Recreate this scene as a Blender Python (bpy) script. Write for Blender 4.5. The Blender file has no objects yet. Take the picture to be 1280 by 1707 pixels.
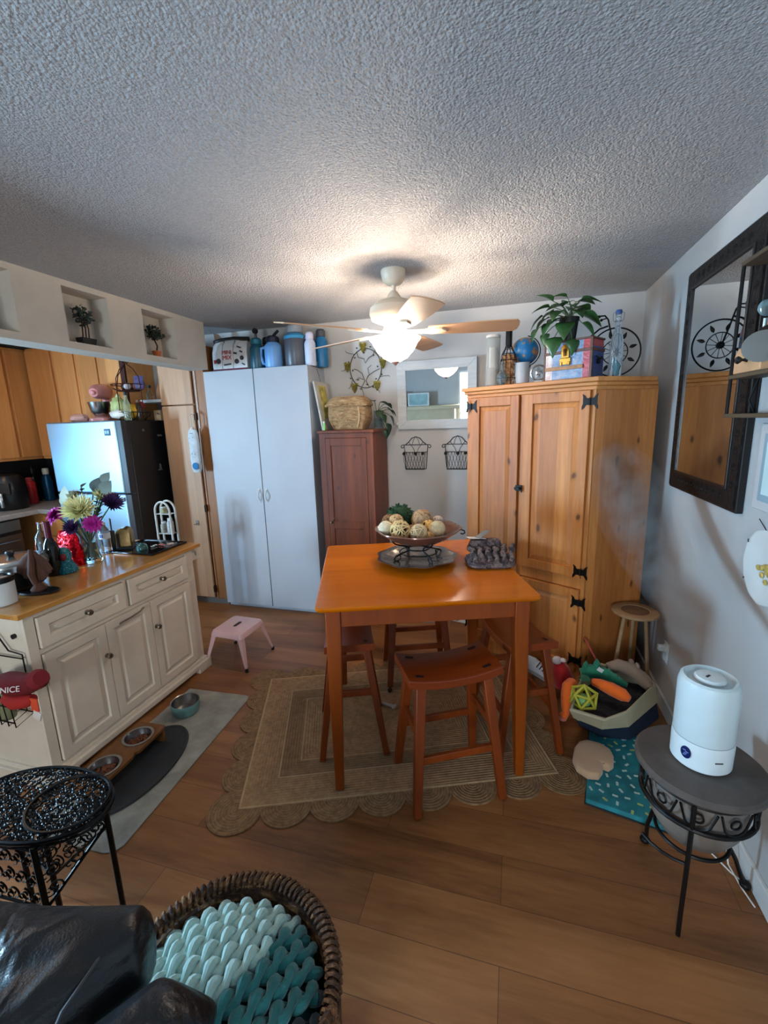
import bpy, bmesh, math, random
from mathutils import Vector, Matrix, Euler
random.seed(7)
PI=math.pi
C=bpy.context.scene.collection
def srgb(r,g,b):
    f=lambda v:(v/12.92 if v<=.04045 else ((v+.055)/1.055)**2.4)
    return (f(r/255),f(g/255),f(b/255),1)
# ---------------------------------------------------------------- materials
MC={}
def newmat(name):
    m=bpy.data.materials.new(name); m.use_nodes=True
    nt=m.node_tree; nt.nodes.clear()
    o=nt.nodes.new('ShaderNodeOutputMaterial'); b=nt.nodes.new('ShaderNodeBsdfPrincipled')
    nt.links.new(b.outputs[0],o.inputs[0]); return m,nt,b,o
def coords(nt,scale=(1,1,1),rot=(0,0,0)):
    t=nt.nodes.new('ShaderNodeTexCoord'); mp=nt.nodes.new('ShaderNodeMapping')
    mp.inputs['Scale'].default_value=scale; mp.inputs['Rotation'].default_value=rot
    nt.links.new(t.outputs['Object'],mp.inputs[0]); return mp.outputs[0]
def noise(nt,vec,scale,detail=3,rough=.5,dist=0):
    n=nt.nodes.new('ShaderNodeTexNoise'); n.inputs['Scale'].default_value=scale; n.inputs['Detail'].default_value=detail
    n.inputs['Roughness'].default_value=rough; n.inputs['Distortion'].default_value=dist
    nt.links.new(vec,n.inputs['Vector']); return n.outputs[0]
def ramp(nt,fac,stops):
    r=nt.nodes.new('ShaderNodeValToRGB'); e=r.color_ramp.elements
    while len(e)<len(stops): e.new(.5)
    for i,(p,c) in enumerate(stops): e[i].position=p; e[i].color=c
    nt.links.new(fac,r.inputs[0]); return r.outputs[0]
def mixc(nt,fac,a,b,mode='MIX'):
    m=nt.nodes.new('ShaderNodeMix'); m.data_type='RGBA'; m.blend_type=mode
    for s,v in ((0,fac),(6,a),(7,b)):
        if hasattr(v,'links'): nt.links.new(v,m.inputs[s])
        else: m.inputs[s].default_value=v
    return m.outputs[2]
def math_(nt,op,a,b=None,clamp=False):
    m=nt.nodes.new('ShaderNodeMath'); m.operation=op; m.use_clamp=clamp
    for s,v in ((0,a),(1,b)):
        if v is None: continue
        if hasattr(v,'links'): nt.links.new(v,m.inputs[s])
        else: m.inputs[s].default_value=v
    return m.outputs[0]
def bump(nt,b,h,strength=.3,dist=.01):
    n=nt.nodes.new('ShaderNodeBump'); n.inputs['Strength'].default_value=strength; n.inputs['Distance'].default_value=dist
    nt.links.new(h,n.inputs['Height']); nt.links.new(n.outputs[0],b.inputs['Normal'])
def P(name,col,rough=.5,metal=0,var=0,vscale=8,bmp=0,bscale=60,bd=.004,coat=0,trans=0,ior=1.45,emit=0,ecol=None,alpha=1,spec=.5,sheen=0,sss=0):
    if name in MC: return MC[name]
    m,nt,b,o=newmat(name); c=srgb(*col)
    b.inputs['Base Color'].default_value=c; b.inputs['Roughness'].default_value=rough; b.inputs['Metallic'].default_value=metal
    b.inputs['Coat Weight'].default_value=coat; b.inputs['Coat Roughness'].default_value=.12
    b.inputs['Transmission Weight'].default_value=trans; b.inputs['IOR'].default_value=ior; b.inputs['Alpha'].default_value=alpha
    b.inputs['Specular IOR Level'].default_value=spec
    if sheen: b.inputs['Sheen Weight'].default_value=sheen
    if emit: b.inputs['Emission Color'].default_value=srgb(*(ecol or col)); b.inputs['Emission Strength'].default_value=emit
    v=coords(nt)
    if var or not(trans or emit):
        a=var or .05
        n=noise(nt,v,vscale,4)
        lo=tuple(x*(1-a) for x in c[:3])+(1,); hi=tuple(min(1,x*(1+a)) for x in c[:3])+(1,)
        nt.links.new(ramp(nt,n,[(.3,lo),(.7,hi)]),b.inputs['Base Color'])
    if bmp: bump(nt,b,noise(nt,v,bscale,3),bmp,bd)
    MC[name]=m; return m
def wood(name,c1,c2,axis=2,rough=.45,scale=6,knots=0,plank=0,pax=0,coat=0,stretch=.08,kcol=(70,35,20)):
    if name in MC: return MC[name]
    m,nt,b,o=newmat(name)
    s=[1,1,1]; s[axis]=stretch
    v=coords(nt,tuple(s))
    n1=noise(nt,v,scale,4,.6,.6)
    n2=noise(nt,v,scale*9,3,.6,.2)
    f=math_(nt,'ADD',math_(nt,'MULTIPLY',n1,.65),math_(nt,'MULTIPLY',n2,.35))
    col=ramp(nt,f,[(.32,srgb(*c1)),(.5,srgb(*[(a+b_)/2 for a,b_ in zip(c1,c2)])),(.68,srgb(*c2))])
    raw=coords(nt)
    if plank:
        sp=nt.nodes.new('ShaderNodeSeparateXYZ'); nt.links.new(raw,sp.inputs[0])
        fl=math_(nt,'FLOOR',math_(nt,'MULTIPLY',sp.outputs[pax],1/plank))
        w=nt.nodes.new('ShaderNodeTexWhiteNoise'); w.noise_dimensions='1D'; nt.links.new(fl,w.inputs['W'])
        col=mixc(nt,1.0,col,ramp(nt,w.outputs[0],[(0,(.78,.74,.7,1)),(1,(1.12,1.12,1.12,1))]),'MULTIPLY')
    if knots:
        vo=nt.nodes.new('ShaderNodeTexVoronoi'); vo.voronoi_dimensions='2D'; vo.inputs['Scale'].default_value=knots
        sq=nt.nodes.new('ShaderNodeSeparateXYZ'); nt.links.new(raw,sq.inputs[0]); cq=nt.nodes.new('ShaderNodeCombineXYZ')
        nt.links.new(math_(nt,'ADD',sq.outputs[0],math_(nt,'MULTIPLY',sq.outputs[1],.9)),cq.inputs[0]); nt.links.new(math_(nt,'MULTIPLY',sq.outputs[2],.55),cq.inputs[1]); v2=cq.outputs[0]
        mx=nt.nodes.new('ShaderNodeVectorMath'); mx.operation='ADD'
        nz=nt.nodes.new('ShaderNodeTexNoise'); nz.inputs['Scale'].default_value=9; nt.links.new(v2,nz.inputs['Vector'])
        sc=nt.nodes.new('ShaderNodeVectorMath'); sc.operation='SCALE'; sc.inputs[3].default_value=.05; nt.links.new(nz.outputs['Color'],sc.inputs[0])
        nt.links.new(v2,mx.inputs[0]); nt.links.new(sc.outputs[0],mx.inputs[1]); nt.links.new(mx.outputs[0],vo.inputs['Vector'])
        k=ramp(nt,vo.outputs['Distance'],[(.03,(1,1,1,1)),(.05,(.3,.3,.3,1)),(.085,(0,0,0,1))])
        sepk=nt.nodes.new('ShaderNodeRGBToBW'); nt.links.new(k,sepk.inputs[0])
        col=mixc(nt,math_(nt,'MULTIPLY',sepk.outputs[0],.8),col,srgb(*kcol))
    nt.links.new(col,b.inputs['Base Color'])
    b.inputs['Roughness'].default_value=rough; b.inputs['Coat Weight'].default_value=coat; b.inputs['Coat Roughness'].default_value=.08
    bump(nt,b,n2,.12,.002)
    MC[name]=m; return m
# ---------------------------------------------------------------- mesh helper
class MB:
    def __init__(s): s.bm=bmesh.new()
    def _f(s,vs):
        try: s.bm.faces.new(vs)
        except ValueError: pass
    def box(s,c,d,rz=0,M=None):
        x,y,z=d[0]/2,d[1]/2,d[2]/2
        R=M if M is not None else Matrix.Rotation(rz,4,'Z')
        vs=[s.bm.verts.new(Vector(c)+(R@Vector(p))) for p in ((-x,-y,-z),(x,-y,-z),(x,y,-z),(-x,y,-z),(-x,-y,z),(x,-y,z),(x,y,z),(-x,y,z))]
        for f in ((0,3,2,1),(4,5,6,7),(0,1,5,4),(1,2,6,5),(2,3,7,6),(3,0,4,7)): s._f([vs[i] for i in f])
        return s
    def bb(s,x0,x1,y0,y1,z0,z1): return s.box(((x0+x1)/2,(y0+y1)/2,(z0+z1)/2),(abs(x1-x0),abs(y1-y0),abs(z1-z0)))
    def hexa(s,b4,t4):   # bottom quad, top quad (ccw)
        vb=[s.bm.verts.new(p) for p in b4]; vt=[s.bm.verts.new(p) for p in t4]
        s._f(vb[::-1]); s._f(vt); n=len(vb)
        for i in range(n): s._f([vb[i],vb[(i+1)%n],vt[(i+1)%n],vt[i]])
        return s
    def prism(s,poly,z0,z1): return s.hexa([(x,y,z0) for x,y in poly],[(x,y,z1) for x,y in poly])
    def loft(s,rings,cap=True,closed=True):
        R=[[s.bm.verts.new(p) for p in r] for r in rings]
        for a,b in zip(R,R[1:]):
            n=len(a)
            for i in range(n if closed else n-1): s._f([a[i],a[(i+1)%n],b[(i+1)%n],b[i]])
        if cap:
            s._f(R[0][::-1]); s._f(R[-1])
        return s
    def lathe(s,prof,n=28,c=(0,0,0),M=None,wav=None):
        rings=[]
        for r,z in prof:
            ring=[]
            for i in range(n):
                a=2*PI*i/n; rr=max(r,.0002)
                if wav: rr*=1+wav[0]*math.cos(wav[1]*a)
                p=Vector((rr*math.cos(a),rr*math.sin(a),z))
                if M is not None: p=M@p
                ring.append(p+Vector(c))
            rings.append(ring)
        n0=len(s.bm.faces); s.loft(rings,cap=False); s.bm.verts.ensure_lookup_table()
        nv=len(s.bm.verts); k=len(rings); V=s.bm.verts
        if prof[0][0]<.001: s._f([V[nv-k*n+i] for i in range(n)][::-1])
        if prof[-1][0]<.001: s._f([V[nv-n+i] for i in range(n)])
        return s
    def cyl(s,p0,p1,r0,r1=None,n=12):
        p0=Vector(p0);p1=Vector(p1); r1=r0 if r1 is None else r1
        return s.tube([p0,p1],[r0,r1],n)
    def tube(s,pts,r,n=6,closed=False):
        pts=[Vector(p) for p in pts]; N=len(pts)
        if not isinstance(r,(list,tuple)): r=[r]*N
        tans=[]
        for i in range(N):
            a=pts[(i-1)%N] if (closed or i>0) else pts[i]; b=pts[(i+1)%N] if (closed or i<N-1) else pts[i]
            t=(b-a); tans.append(t.normalized() if t.length>1e-9 else Vector((0,0,1)))
        up=Vector((0,0,1)) if abs(tans[0].z)<.9 else Vector((1,0,0))
        u=tans[0].cross(up).normalized(); rings=[]
        for i in range(N):
            t=tans[i]; u=(u-t*u.dot(t)); u=u.normalized() if u.length>1e-6 else t.orthogonal().normalized()
            w=t.cross(u)
            rings.append([pts[i]+r[i]*(u*math.cos(2*PI*k/n)+w*math.sin(2*PI*k/n)) for k in range(n)])
        if closed:
            rings.append(rings[0]); return s.loft(rings,cap=False)
        return s.loft(rings)
    def sph(s,c,r,seg=16,rings=10,M=None,jit=0):
        if not isinstance(r,(list,tuple)): r=(r,r,r)
        R=[]
        for j in range(rings+1):
            th=PI*j/rings; ring=[]
            for i in range(seg):
                a=2*PI*i/seg; st=max(math.sin(th),.002)
                k=1+(random.uniform(-jit,jit) if jit and 0<j<rings else 0)
                p=Vector((r[0]*st*math.cos(a)*k,r[1]*st*math.sin(a)*k,-r[2]*math.cos(th)*k))
                if M is not None: p=M@p
                ring.append(p+Vector(c))
            R.append(ring)
        return s.loft(R)
    def grid(s,f,nu,nv,thick=0):
        V=[[s.bm.verts.new(f(i/nu,j/nv)) for j in range(nv+1)] for i in range(nu+1)]
        for i in range(nu):
            for j in range(nv): s._f([V[i][j],V[i+1][j],V[i+1][j+1],V[i][j+1]])
        return s
    def leaf(s,M,L,W,bend=.3,n=6,fold=.15,heart=False):
        rows=[]
        for i in range(n+1):
            t=i/n
            w=W*(math.sin(PI*min(1,t**.75)) if not heart else (math.sin(PI*t**.55))*1.05)*.5+.0004
            y=L*t; z=-bend*L*t*t
            rows.append([M@Vector((-w,y,z+fold*w)),M@Vector((0,y,z)),M@Vector((w,y,z+fold*w))])
        R=[[s.bm.verts.new(p) for p in r] for r in rows]
        for a,b in zip(R,R[1:]):
            for k in range(2): s._f([a[k],a[k+1],b[k+1],b[k]])
        return s
    def done(s,name,mat,parent=None,smooth=True,bev=0,sub=0,solid=0,ang=35,seg=2):
        bmesh.ops.recalc_face_normals(s.bm,faces=s.bm.faces)
        me=bpy.data.meshes.new(name); s.bm.to_mesh(me); s.bm.free()
        if smooth:
            me.polygons.foreach_set('use_smooth',[True]*len(me.polygons)); me.set_sharp_from_angle(angle=math.radians(ang))
        if isinstance(mat,(list,tuple)):
            for q in mat: me.materials.append(q)
        else: me.materials.append(mat)
        o=bpy.data.objects.new(name,me); C.objects.link(o)
        if parent: o.parent=parent
        if solid: q=o.modifiers.new('s','SOLIDIFY'); q.thickness=solid; q.offset=0
        if bev: q=o.modifiers.new('b','BEVEL'); q.width=bev; q.segments=seg; q.limit_method='ANGLE'; q.angle_limit=math.radians(40)
        if sub: q=o.modifiers.new('u','SUBSURF'); q.levels=sub; q.render_levels=sub
        return o
def tag(o,label,cat,group=None,kind=None):
    o['label']=label; o['category']=cat
    if group: o['group']=group
    if kind: o['kind']=kind
    return o
def thing(name,label,cat,loc=(0,0,0),rz=0,group=None):
    o=bpy.data.objects.new(name,None); C.objects.link(o); o.empty_display_size=.05
    o.location=loc; o.rotation_euler=(0,0,rz); return tag(o,label,cat,group)
def struct(name,mb,mat,**k):
    o=mb.done(name,mat,**k); o['kind']='structure'; return o
def at(o,loc,rz=0): o.location=loc; o.rotation_euler=(0,0,rz); return o
def dup(root,loc,rz,label):
    r=root.copy(); C.objects.link(r); r.location=loc; r.rotation_euler=(0,0,rz); r['label']=label
    for ch in root.children:
        c=ch.copy(); C.objects.link(c); c.parent=r
        for g in ch.children:
            d=g.copy(); C.objects.link(d); d.parent=c
    return r
def text(name,s,size,mat,parent,loc,rot,depth=.001):
    cu=bpy.data.curves.new(name,'FONT'); cu.body=s; cu.size=size; cu.extrude=depth; cu.align_x='CENTER'; cu.align_y='CENTER'
    t=bpy.data.objects.new(name+'_c',cu); C.objects.link(t)
    bpy.context.view_layer.update()
    me=bpy.data.meshes.new_from_object(t); me.name=name
    C.objects.unlink(t); bpy.data.objects.remove(t)
    me.materials.clear(); me.materials.append(mat)
    o=bpy.data.objects.new(name,me); C.objects.link(o); o.parent=parent; o.location=loc; o.rotation_euler=rot; return o
def arc(c,r,a0,a1,n,ax='xz'):
    out=[]
    for i in range(n+1):
        a=a0+(a1-a0)*i/n; u,v=r*math.cos(a),r*math.sin(a)
        out.append({'xz':(c[0]+u,c[1],c[2]+v),'xy':(c[0]+u,c[1]+v,c[2]),'yz':(c[0],c[1]+u,c[2]+v)}[ax])
    return out
def spiral(c,r,a0,turn,n,ax='xz',shrink=.8):
    out=[]
    for i in range(n+1):
        t=i/n; a=a0+turn*t; rr=r*(1-shrink*t); u,v=rr*math.cos(a),rr*math.sin(a)
        out.append({'xz':(c[0]+u,c[1],c[2]+v),'xy':(c[0]+u,c[1]+v,c[2]),'yz':(c[0],c[1]+u,c[2]+v)}[ax])
    return out
# ---------------------------------------------------------------- palette
WALL=P('wall_paint',(182,180,178),.85,bmp=.25,bscale=120,bd=.002,vscale=2,var=.03)
HEAD=P('header_paint',(200,190,176),.85,bmp=.25,bscale=120,bd=.002)
WHITE=P('white_paint',(220,203,182),.42)
WARD=P('white_laminate',(182,184,190),.5,var=.04,vscale=3)
TRIM=P('trim_white',(215,215,212),.5)
BLK=P('black_plastic',(22,22,24),.4)
IRON=P('wrought_iron',(26,23,22),.45,metal=.6)
STEEL=P('steel',(170,170,172),.25,metal=1)
CHROME=P('chrome_worn',(150,140,128),.3,metal=1)
PINE=wood('pine',(170,98,42),(214,144,76),knots=4.2,plank=.11,rough=.5)
PINE_X=wood('pine_across',(172,102,44),(212,144,76),axis=0,rough=.5)
BROWN=wood('brown_wood',(92,38,14),(138,70,34),knots=5,plank=.1,rough=.5)
OAK=wood('oak_cabinet',(206,138,76),(234,172,106),rough=.5,scale=5,plank=.3)
OAKP=wood('oak_plank',(186,140,104),(208,164,126),rough=.5,scale=5,plank=.25)
OAKD=wood('oak_dark_frame',(136,84,42),(166,108,58),rough=.5)
DARKGAP=P('reveal_dark',(66,26,14),.7)
TABLE=wood('table_top_wood',(214,108,0),(236,132,2),axis=0,rough=.2,scale=3,coat=0,plank=.23,pax=1)
TLEG=wood('table_leg_wood',(120,48,2),(150,68,4),rough=.4)
STOOLW=wood('stool_wood',(108,38,2),(138,54,6),axis=0,rough=.4)
STOOLL=wood('stool_leg_wood',(110,42,4),(144,62,8),rough=.42)
BUTCH=wood('butcher_block',(190,128,58),(214,154,84),axis=1,rough=.2,scale=5,coat=.6,plank=.05,pax=0)
JUTE_D=P('jute_rope',(150,118,82),.95,var=.2,vscale=60,bmp=.6,bscale=150,bd=.004)
GLASS=P('clear_glass',(235,245,245),.03,trans=1,ior=1.45)
PLASTIC_CLEAR=P('clear_plastic',(220,232,240),.08,trans=.92,ior=1.3)
LEAF=P('leaf_green',(46,84,40),.4,var=.35,vscale=20,coat=.2)
LEAFD=P('leaf_dark',(26,40,26),.5,var=.3,vscale=30)
STEM=P('stem_green',(70,96,52),.6)
SOIL=P('potting_soil',(40,28,20),.95)
MIRROR=P('mirror_silver',(225,228,228),.015,metal=1,var=.001)
BOWL_E=20.0; BULB_E=25.0; BULB_W=14.0; WIN1_W=330.0; WIN2_W=120.0; WIN3_W=20.0; KITCH_E=28.0; EXPO=0.42; MIST_D=5.0
# ================================================================ CAMERA
f_px=738.0
RW=((0.9608748,0.02550092,-0.27580666),(0.27522088,-0.2000448,0.940338),(-0.0311942,-0.97945484,-0.1992364))
cam=bpy.data.cameras.new('camera'); co=bpy.data.objects.new('camera',cam); C.objects.link(co)
cam.sensor_fit='HORIZONTAL'; cam.sensor_width=36; cam.lens=36*f_px/1280; cam.clip_start=.05
m=Matrix.Identity(4)
for i in range(3):
    m[i][0]=RW[i][0]; m[i][1]=-RW[i][1]; m[i][2]=-RW[i][2]
m[2][3]=1.6242
co.matrix_world=m; bpy.context.scene.camera=co
H=2.44; XR=.843; YB=3.617; XL=-4.85; YR=-3.5; HX=-2.38
# ================================================================ FLOOR
m_,nt,b,o=newmat('vinyl_plank_floor')
v=coords(nt)
br=nt.nodes.new('ShaderNodeTexBrick'); nt.links.new(v,br.inputs['Vector'])
br.inputs['Scale'].default_value=1; br.inputs['Brick Width'].default_value=1.22; br.inputs['Row Height'].default_value=.18
br.inputs['Mortar Size'].default_value=.0012; br.inputs['Mortar Smooth'].default_value=.3; br.offset=.37; br.inputs['Bias'].default_value=-.1
br.inputs['Color1'].default_value=(0,0,0,1); br.inputs['Color2'].default_value=(1,1,1,1); br.inputs['Mortar'].default_value=(0,0,0,1)
va=coords(nt,(.12,1,1))
n1=noise(nt,va,7,5,.6,.7); n2=noise(nt,va,55,4,.6,.2)
n3=noise(nt,coords(nt,(.3,1,1)),2.2,2)
bw=nt.nodes.new('ShaderNodeRGBToBW'); nt.links.new(br.outputs['Color'],bw.inputs[0])
f=math_(nt,'ADD',math_(nt,'ADD',math_(nt,'MULTIPLY',n1,.5),math_(nt,'MULTIPLY',n2,.2)),math_(nt,'ADD',math_(nt,'MULTIPLY',bw.outputs[0],.16),math_(nt,'MULTIPLY',n3,.15)))
col=ramp(nt,f,[(.33,srgb(98,58,28)),(.5,srgb(144,92,50)),(.72,srgb(178,122,74))])
col=mixc(nt,math_(nt,'MULTIPLY',br.outputs['Fac'],.7),col,srgb(60,36,20))
nt.links.new(col,b.inputs['Base Color']); b.inputs['Roughness'].default_value=.42
bump(nt,b,n2,.08,.002)
FLOORM=m_
struct('floor',MB().bb(XL-.1,XR+.1,YR-.1,YB+.1,-.1,0),FLOORM,smooth=False)
# ================================================================ CEILING (sprayed popcorn texture)
m_,nt,b,o=newmat('popcorn_ceiling')
v=coords(nt)
n1=noise(nt,v,110,3,.65,.3); n2=noise(nt,v,40,2)
vo=nt.nodes.new('ShaderNodeTexVoronoi'); vo.inputs['Scale'].default_value=125; nt.links.new(v,vo.inputs['Vector'])
h=math_(nt,'ADD',math_(nt,'MULTIPLY',n1,1.0),math_(nt,'SUBTRACT',math_(nt,'MULTIPLY',n2,.5),math_(nt,'MULTIPLY',vo.outputs['Distance'],.7)))
nt.links.new(ramp(nt,n1,[(.3,srgb(160,160,162)),(.7,srgb(188,188,190))]),b.inputs['Base Color'])
b.inputs['Roughness'].default_value=.6; b.inputs['Specular IOR Level'].default_value=.5
bump(nt,b,h,.9,.009)
struct('ceiling',MB().bb(XL-.1,XR+.1,YR-.1,YB+.1,H,H+.1),m_,smooth=False)
# ================================================================ WALLS
struct('wall_back',MB().bb(XL-.1,XR+.1,YB,YB+.1,-.0,H),WALL,smooth=False)
struct('wall_right',MB().bb(XR,XR+.1,YR-.1,YB,0,H),WALL,smooth=False)
WINS=((-.22,.36,.75,1.80),(1.0,1.9,1.0,1.95))
w=MB(); w.bb(XL-.1,XL,YR,WINS[0][0],0,H); w.bb(XL-.1,XL,WINS[0][1],WINS[1][0],0,H); w.bb(XL-.1,XL,WINS[1][1],YB,0,H)
for a,b_,c,d in WINS: w.bb(XL-.1,XL,a,b_,0,c); w.bb(XL-.1,XL,a,b_,d,H)
struct('wall_left',w,WALL,smooth=False)
rx0,rx1,rz0,rz1=-1.25,-.15,.55,2.1
w=MB(); w.bb(XL,rx0,YR-.1,YR,0,H); w.bb(rx1,XR,YR-.1,YR,0,H); w.bb(rx0,rx1,YR-.1,YR,0,rz0); w.bb(rx0,rx1,YR-.1,YR,rz1,H)
struct('wall_rear',w,WALL,smooth=False)
def window(name,mk):
    e=bpy.data.objects.new(name,None); C.objects.link(e); e['kind']='structure'; mk(e); return e
def win1(e,W_=WINS[0]):
    wy0,wy1,wz0,wz1=W_
    f=MB(); x=XL-.05; t=.035
    for y in (wy0+t/2,wy1-t/2): f.bb(x-.03,x+.03,y-t/2,y+t/2,wz0,wz1)
    for z in (wz0+t/2,wz1-t/2): f.bb(x-.029,x+.029,wy0,wy1,z-t/2,z+t/2)
    f.done('window_frame',TRIM,e,smooth=False)
    MB().bb(x-.004,x+.002,wy0+t,wy1-t,wz0+t,wz1-t).done('window_pane',PANE,e,smooth=False)
PANE,nt,b,o=newmat('window_pane_glass')
tr=nt.nodes.new('ShaderNodeBsdfTransparent'); gl=nt.nodes.new('ShaderNodeBsdfGlossy'); gl.inputs['Roughness'].default_value=.02
mx=nt.nodes.new('ShaderNodeMixShader'); mx.inputs[0].default_value=.06
nt.links.new(tr.outputs[0],mx.inputs[1]); nt.links.new(gl.outputs[0],mx.inputs[2]); nt.links.new(mx.outputs[0],o.inputs[0])
window('window_1',win1); window('window_3',lambda e:win1(e,WINS[1]))
def win2(e):
    f=MB(); y=YR-.05; t=.05
    for x in (rx0+t/2,rx1-t/2,(rx0+rx1)/2): f.bb(x-t/2,x+t/2,y-.03,y+.03,rz0,rz1)
    for z in (rz0+t/2,rz1-t/2): f.bb(rx0,rx1,y-.029,y+.029,z-t/2,z+t/2)
    f.done('window_frame',TRIM,e,smooth=False)
    MB().bb(rx0+t,rx1-t,y-.002,y+.004,rz0+t,rz1-t).done('window_pane',PANE,e,smooth=False)
window('window_2',win2)
# header with display niches between kitchen and dining area
NZ0,NZ1=2.12,2.408
nich=[(1.47,1.76),(2.022,2.312),(2.575,2.868)]
hb=2.082; he=3.2; hy0=-1.0; hx=HX-.17
w=MB()
w.bb(hx,HX-.13,hy0,he,hb,H)
w.bb(HX-.13,HX,hy0,he,hb,NZ0); w.bb(HX-.13,HX,hy0,he,NZ1,H)
ys=[hy0]+[q for n in nich for q in n]+[he]
for i in range(0,len(ys),2): w.bb(HX-.13,HX,ys[i],ys[i+1],NZ0,NZ1)
struct('wall_header',w,HEAD,smooth=False)
struct('baseboard_right',MB().bb(XR-.014,XR,YR,YB,0,.085),TRIM,smooth=False,bev=.003)
struct('baseboard_back',MB().bb(-1.54,XR-.014,YB-.014,YB,0,.085),TRIM,smooth=False,bev=.003)
struct('wall_backsplash',MB().bb(XL,-3.85,YB-.012,YB,.93,1.42),P('backsplash_dark',(38,36,38),.4,var=.3,vscale=30),smooth=False)
struct('trim_1',MB().bb(XL,XL+.012,1.9,YB-.012,.93,1.40),MC['backsplash_dark'],smooth=False)
# outlet on right wall
e=thing('wall_outlet','white wall outlet low on the right wall behind the humidifier','outlet',(XR,2.56,.335))
MB().box((-.004,0,0),(.008,.072,.115)).done('cover_plate',TRIM,e,bev=.003)
for zz in (.026,-.026): MB().box((-.011,0,zz),(.008,.034,.03)).done('socket',P('socket_white',(225,225,220),.4),e)
MB().box((-.03,0,.026),(.034,.03,.03)).done('plug',TRIM,e,bev=.004)
# ================================================================ CEILING FAN
FX,FY=-.657,2.57
FANW=P('fan_cream_enamel',(222,205,182),.4)
BLADE=wood('fan_blade_wood',(196,150,112),(214,170,132),axis=0,rough=.45)
e=thing('ceiling_fan','cream five-blade ceiling fan with glowing bowl light hanging over the dining area','ceiling fan',(FX,FY,0),math.radians(9))
MB().lathe([(.0,H),(.068,H),(.07,H-.012),(.062,H-.05),(.04,H-.072),(.02,H-.078),(0,H-.078)]).done('canopy',FANW,e)
MB().cyl((0,0,H-.07),(0,0,2.30),.012).lathe([(.012,2.335),(.02,2.33),(.045,2.295),(.05,2.285)],c=(0,0,0)).done('downrod',FANW,e)
MB().lathe([(0,2.295),(.05,2.292),(.1,2.275),(.135,2.245),(.14,2.215),(.128,2.185),(.09,2.168),(.06,2.162),(0,2.162)],n=40).done('motor_housing',FANW,e)
MB().lathe([(0,2.163),(.058,2.163),(.06,2.14),(.07,2.125),(.07,2.112),(.03,2.106),(0,2.106)]).done('switch_housing',FANW,e)
for k in range(5):
    a=k*2*PI/5; R=Matrix.Rotation(a,4,'Z')
    pit=Matrix.Rotation(math.radians(-11.5),4,'X')
    bl=MB(); out=[]
    top=[];n=10
    L0,L1=.19,.66
    pts=[]
    for i in range(n+1):
        t=i/n; x=L0+(L1-L0)*t; wd=.052+.020*math.sin(t*PI*.62)+ .004*t
        if t<.1: wd*=.82+1.8*t
        pts.append((x,wd))
    poly=[(x,-wd) for x,wd in pts]+[(L1+.018,-.045),(L1+.024,0),(L1+.018,.045)]+[(x,wd) for x,wd in pts[::-1]]
    for zz in (-.003,.003): out.append([R@(Vector((0,0,2.121))+pit@Vector((x,y,zz))) for x,y in poly])
    bl.loft(out); bo=bl.done('blade',BLADE,e)
    br_=MB()
    br_.loft([[R@(Vector((0,0,2.121+dz))+pit@Vector((x,y*s,-.006))) for x,y,s in ((.05,-.02,1),(.16,-.014,1),(.21,-.034,1),(.262,-.03,1),(.29,0,1),(.262,.03,1),(.21,.034,1),(.16,.014,1),(.05,.02,1))] for dz in (-.006,.004)])
    br_.done('blade_bracket',FANW,bo)
BOWLG,nt,b,o=newmat('frosted_lamp_glass')
b.inputs['Base Color'].default_value=(1,.97,.92,1); b.inputs['Roughness'].default_value=.4
b.inputs['Emission Color'].default_value=(1,.84,.68,1); b.inputs['Emission Strength'].default_value=BOWL_E
MB().lathe([(0,1.958),(.03,1.960),(.068,1.980),(.101,2.013),(.120,2.045),(.128,2.062),(.143,2.078),(.146,2.086),(.139,2.086),(.124,2.065),(.116,2.047),(.097,2.018),(.065,1.987),(0,1.964)],n=48).done('light_bowl',BOWLG,e)
MB().lathe([(0,1.938),(.006,1.94),(.012,1.948),(.022,1.955),(.024,1.963),(0,1.966)]).done('finial',P('finial_rose',(190,140,125),.35,metal=.5),e)
BULB=P('lit_bulb',(255,240,220),.5,emit=BULB_E,ecol=(255,226,196))
for k in range(3):
    a=k*2*PI/3+.5
    MB().sph((.045*math.cos(a),.045*math.sin(a),2.004),(.024,.024,.024),10,8).done('bulb',BULB,e)
for k in range(3):
    a=k*2*PI/3+.5+math.radians(9)
    L=bpy.data.lights.new('bulb_light','POINT'); L.energy=BULB_W; L.shadow_soft_size=.022; L.color=(1,.84,.68)
    lo=bpy.data.objects.new('bulb_light',L); C.objects.link(lo); lo.location=(FX+.04*math.cos(a),FY+.04*math.sin(a),2.050)
def area(loc,rot,sx,sy,en,col,spread=PI):
    L=bpy.data.lights.new('daylight','AREA'); L.shape='RECTANGLE'; L.size=sx; L.size_y=sy; L.energy=en; L.color=col; L.spread=spread
    lo=bpy.data.objects.new('daylight',L); C.objects.link(lo); lo.location=loc; lo.rotation_euler=rot
area((XL-.13,.07,1.275),(0,-PI/2,0),1.05,.58,WIN1_W,(.42,.72,1))
area((XL-.13,1.45,1.475),(0,-PI/2,0),.95,.9,WIN3_W,(.22,.62,1))
area(((rx0+rx1)/2,YR-.13,(rz0+rz1)/2),(PI/2,0,0),rx1-rx0,rz1-rz0,WIN2_W,(.80,.92,1))
wd=bpy.data.worlds.new('world'); bpy.context.scene.world=wd; wd.use_nodes=True
wd.node_tree.nodes['Background'].inputs[0].default_value=(.55,.75,1,1); wd.node_tree.nodes['Background'].inputs[1].default_value=.6
vs=bpy.context.scene.view_settings; vs.view_transform='Standard'; vs.look='None'; vs.gamma=1; vs.use_curve_mapping=False; vs.exposure=EXPO
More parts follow.
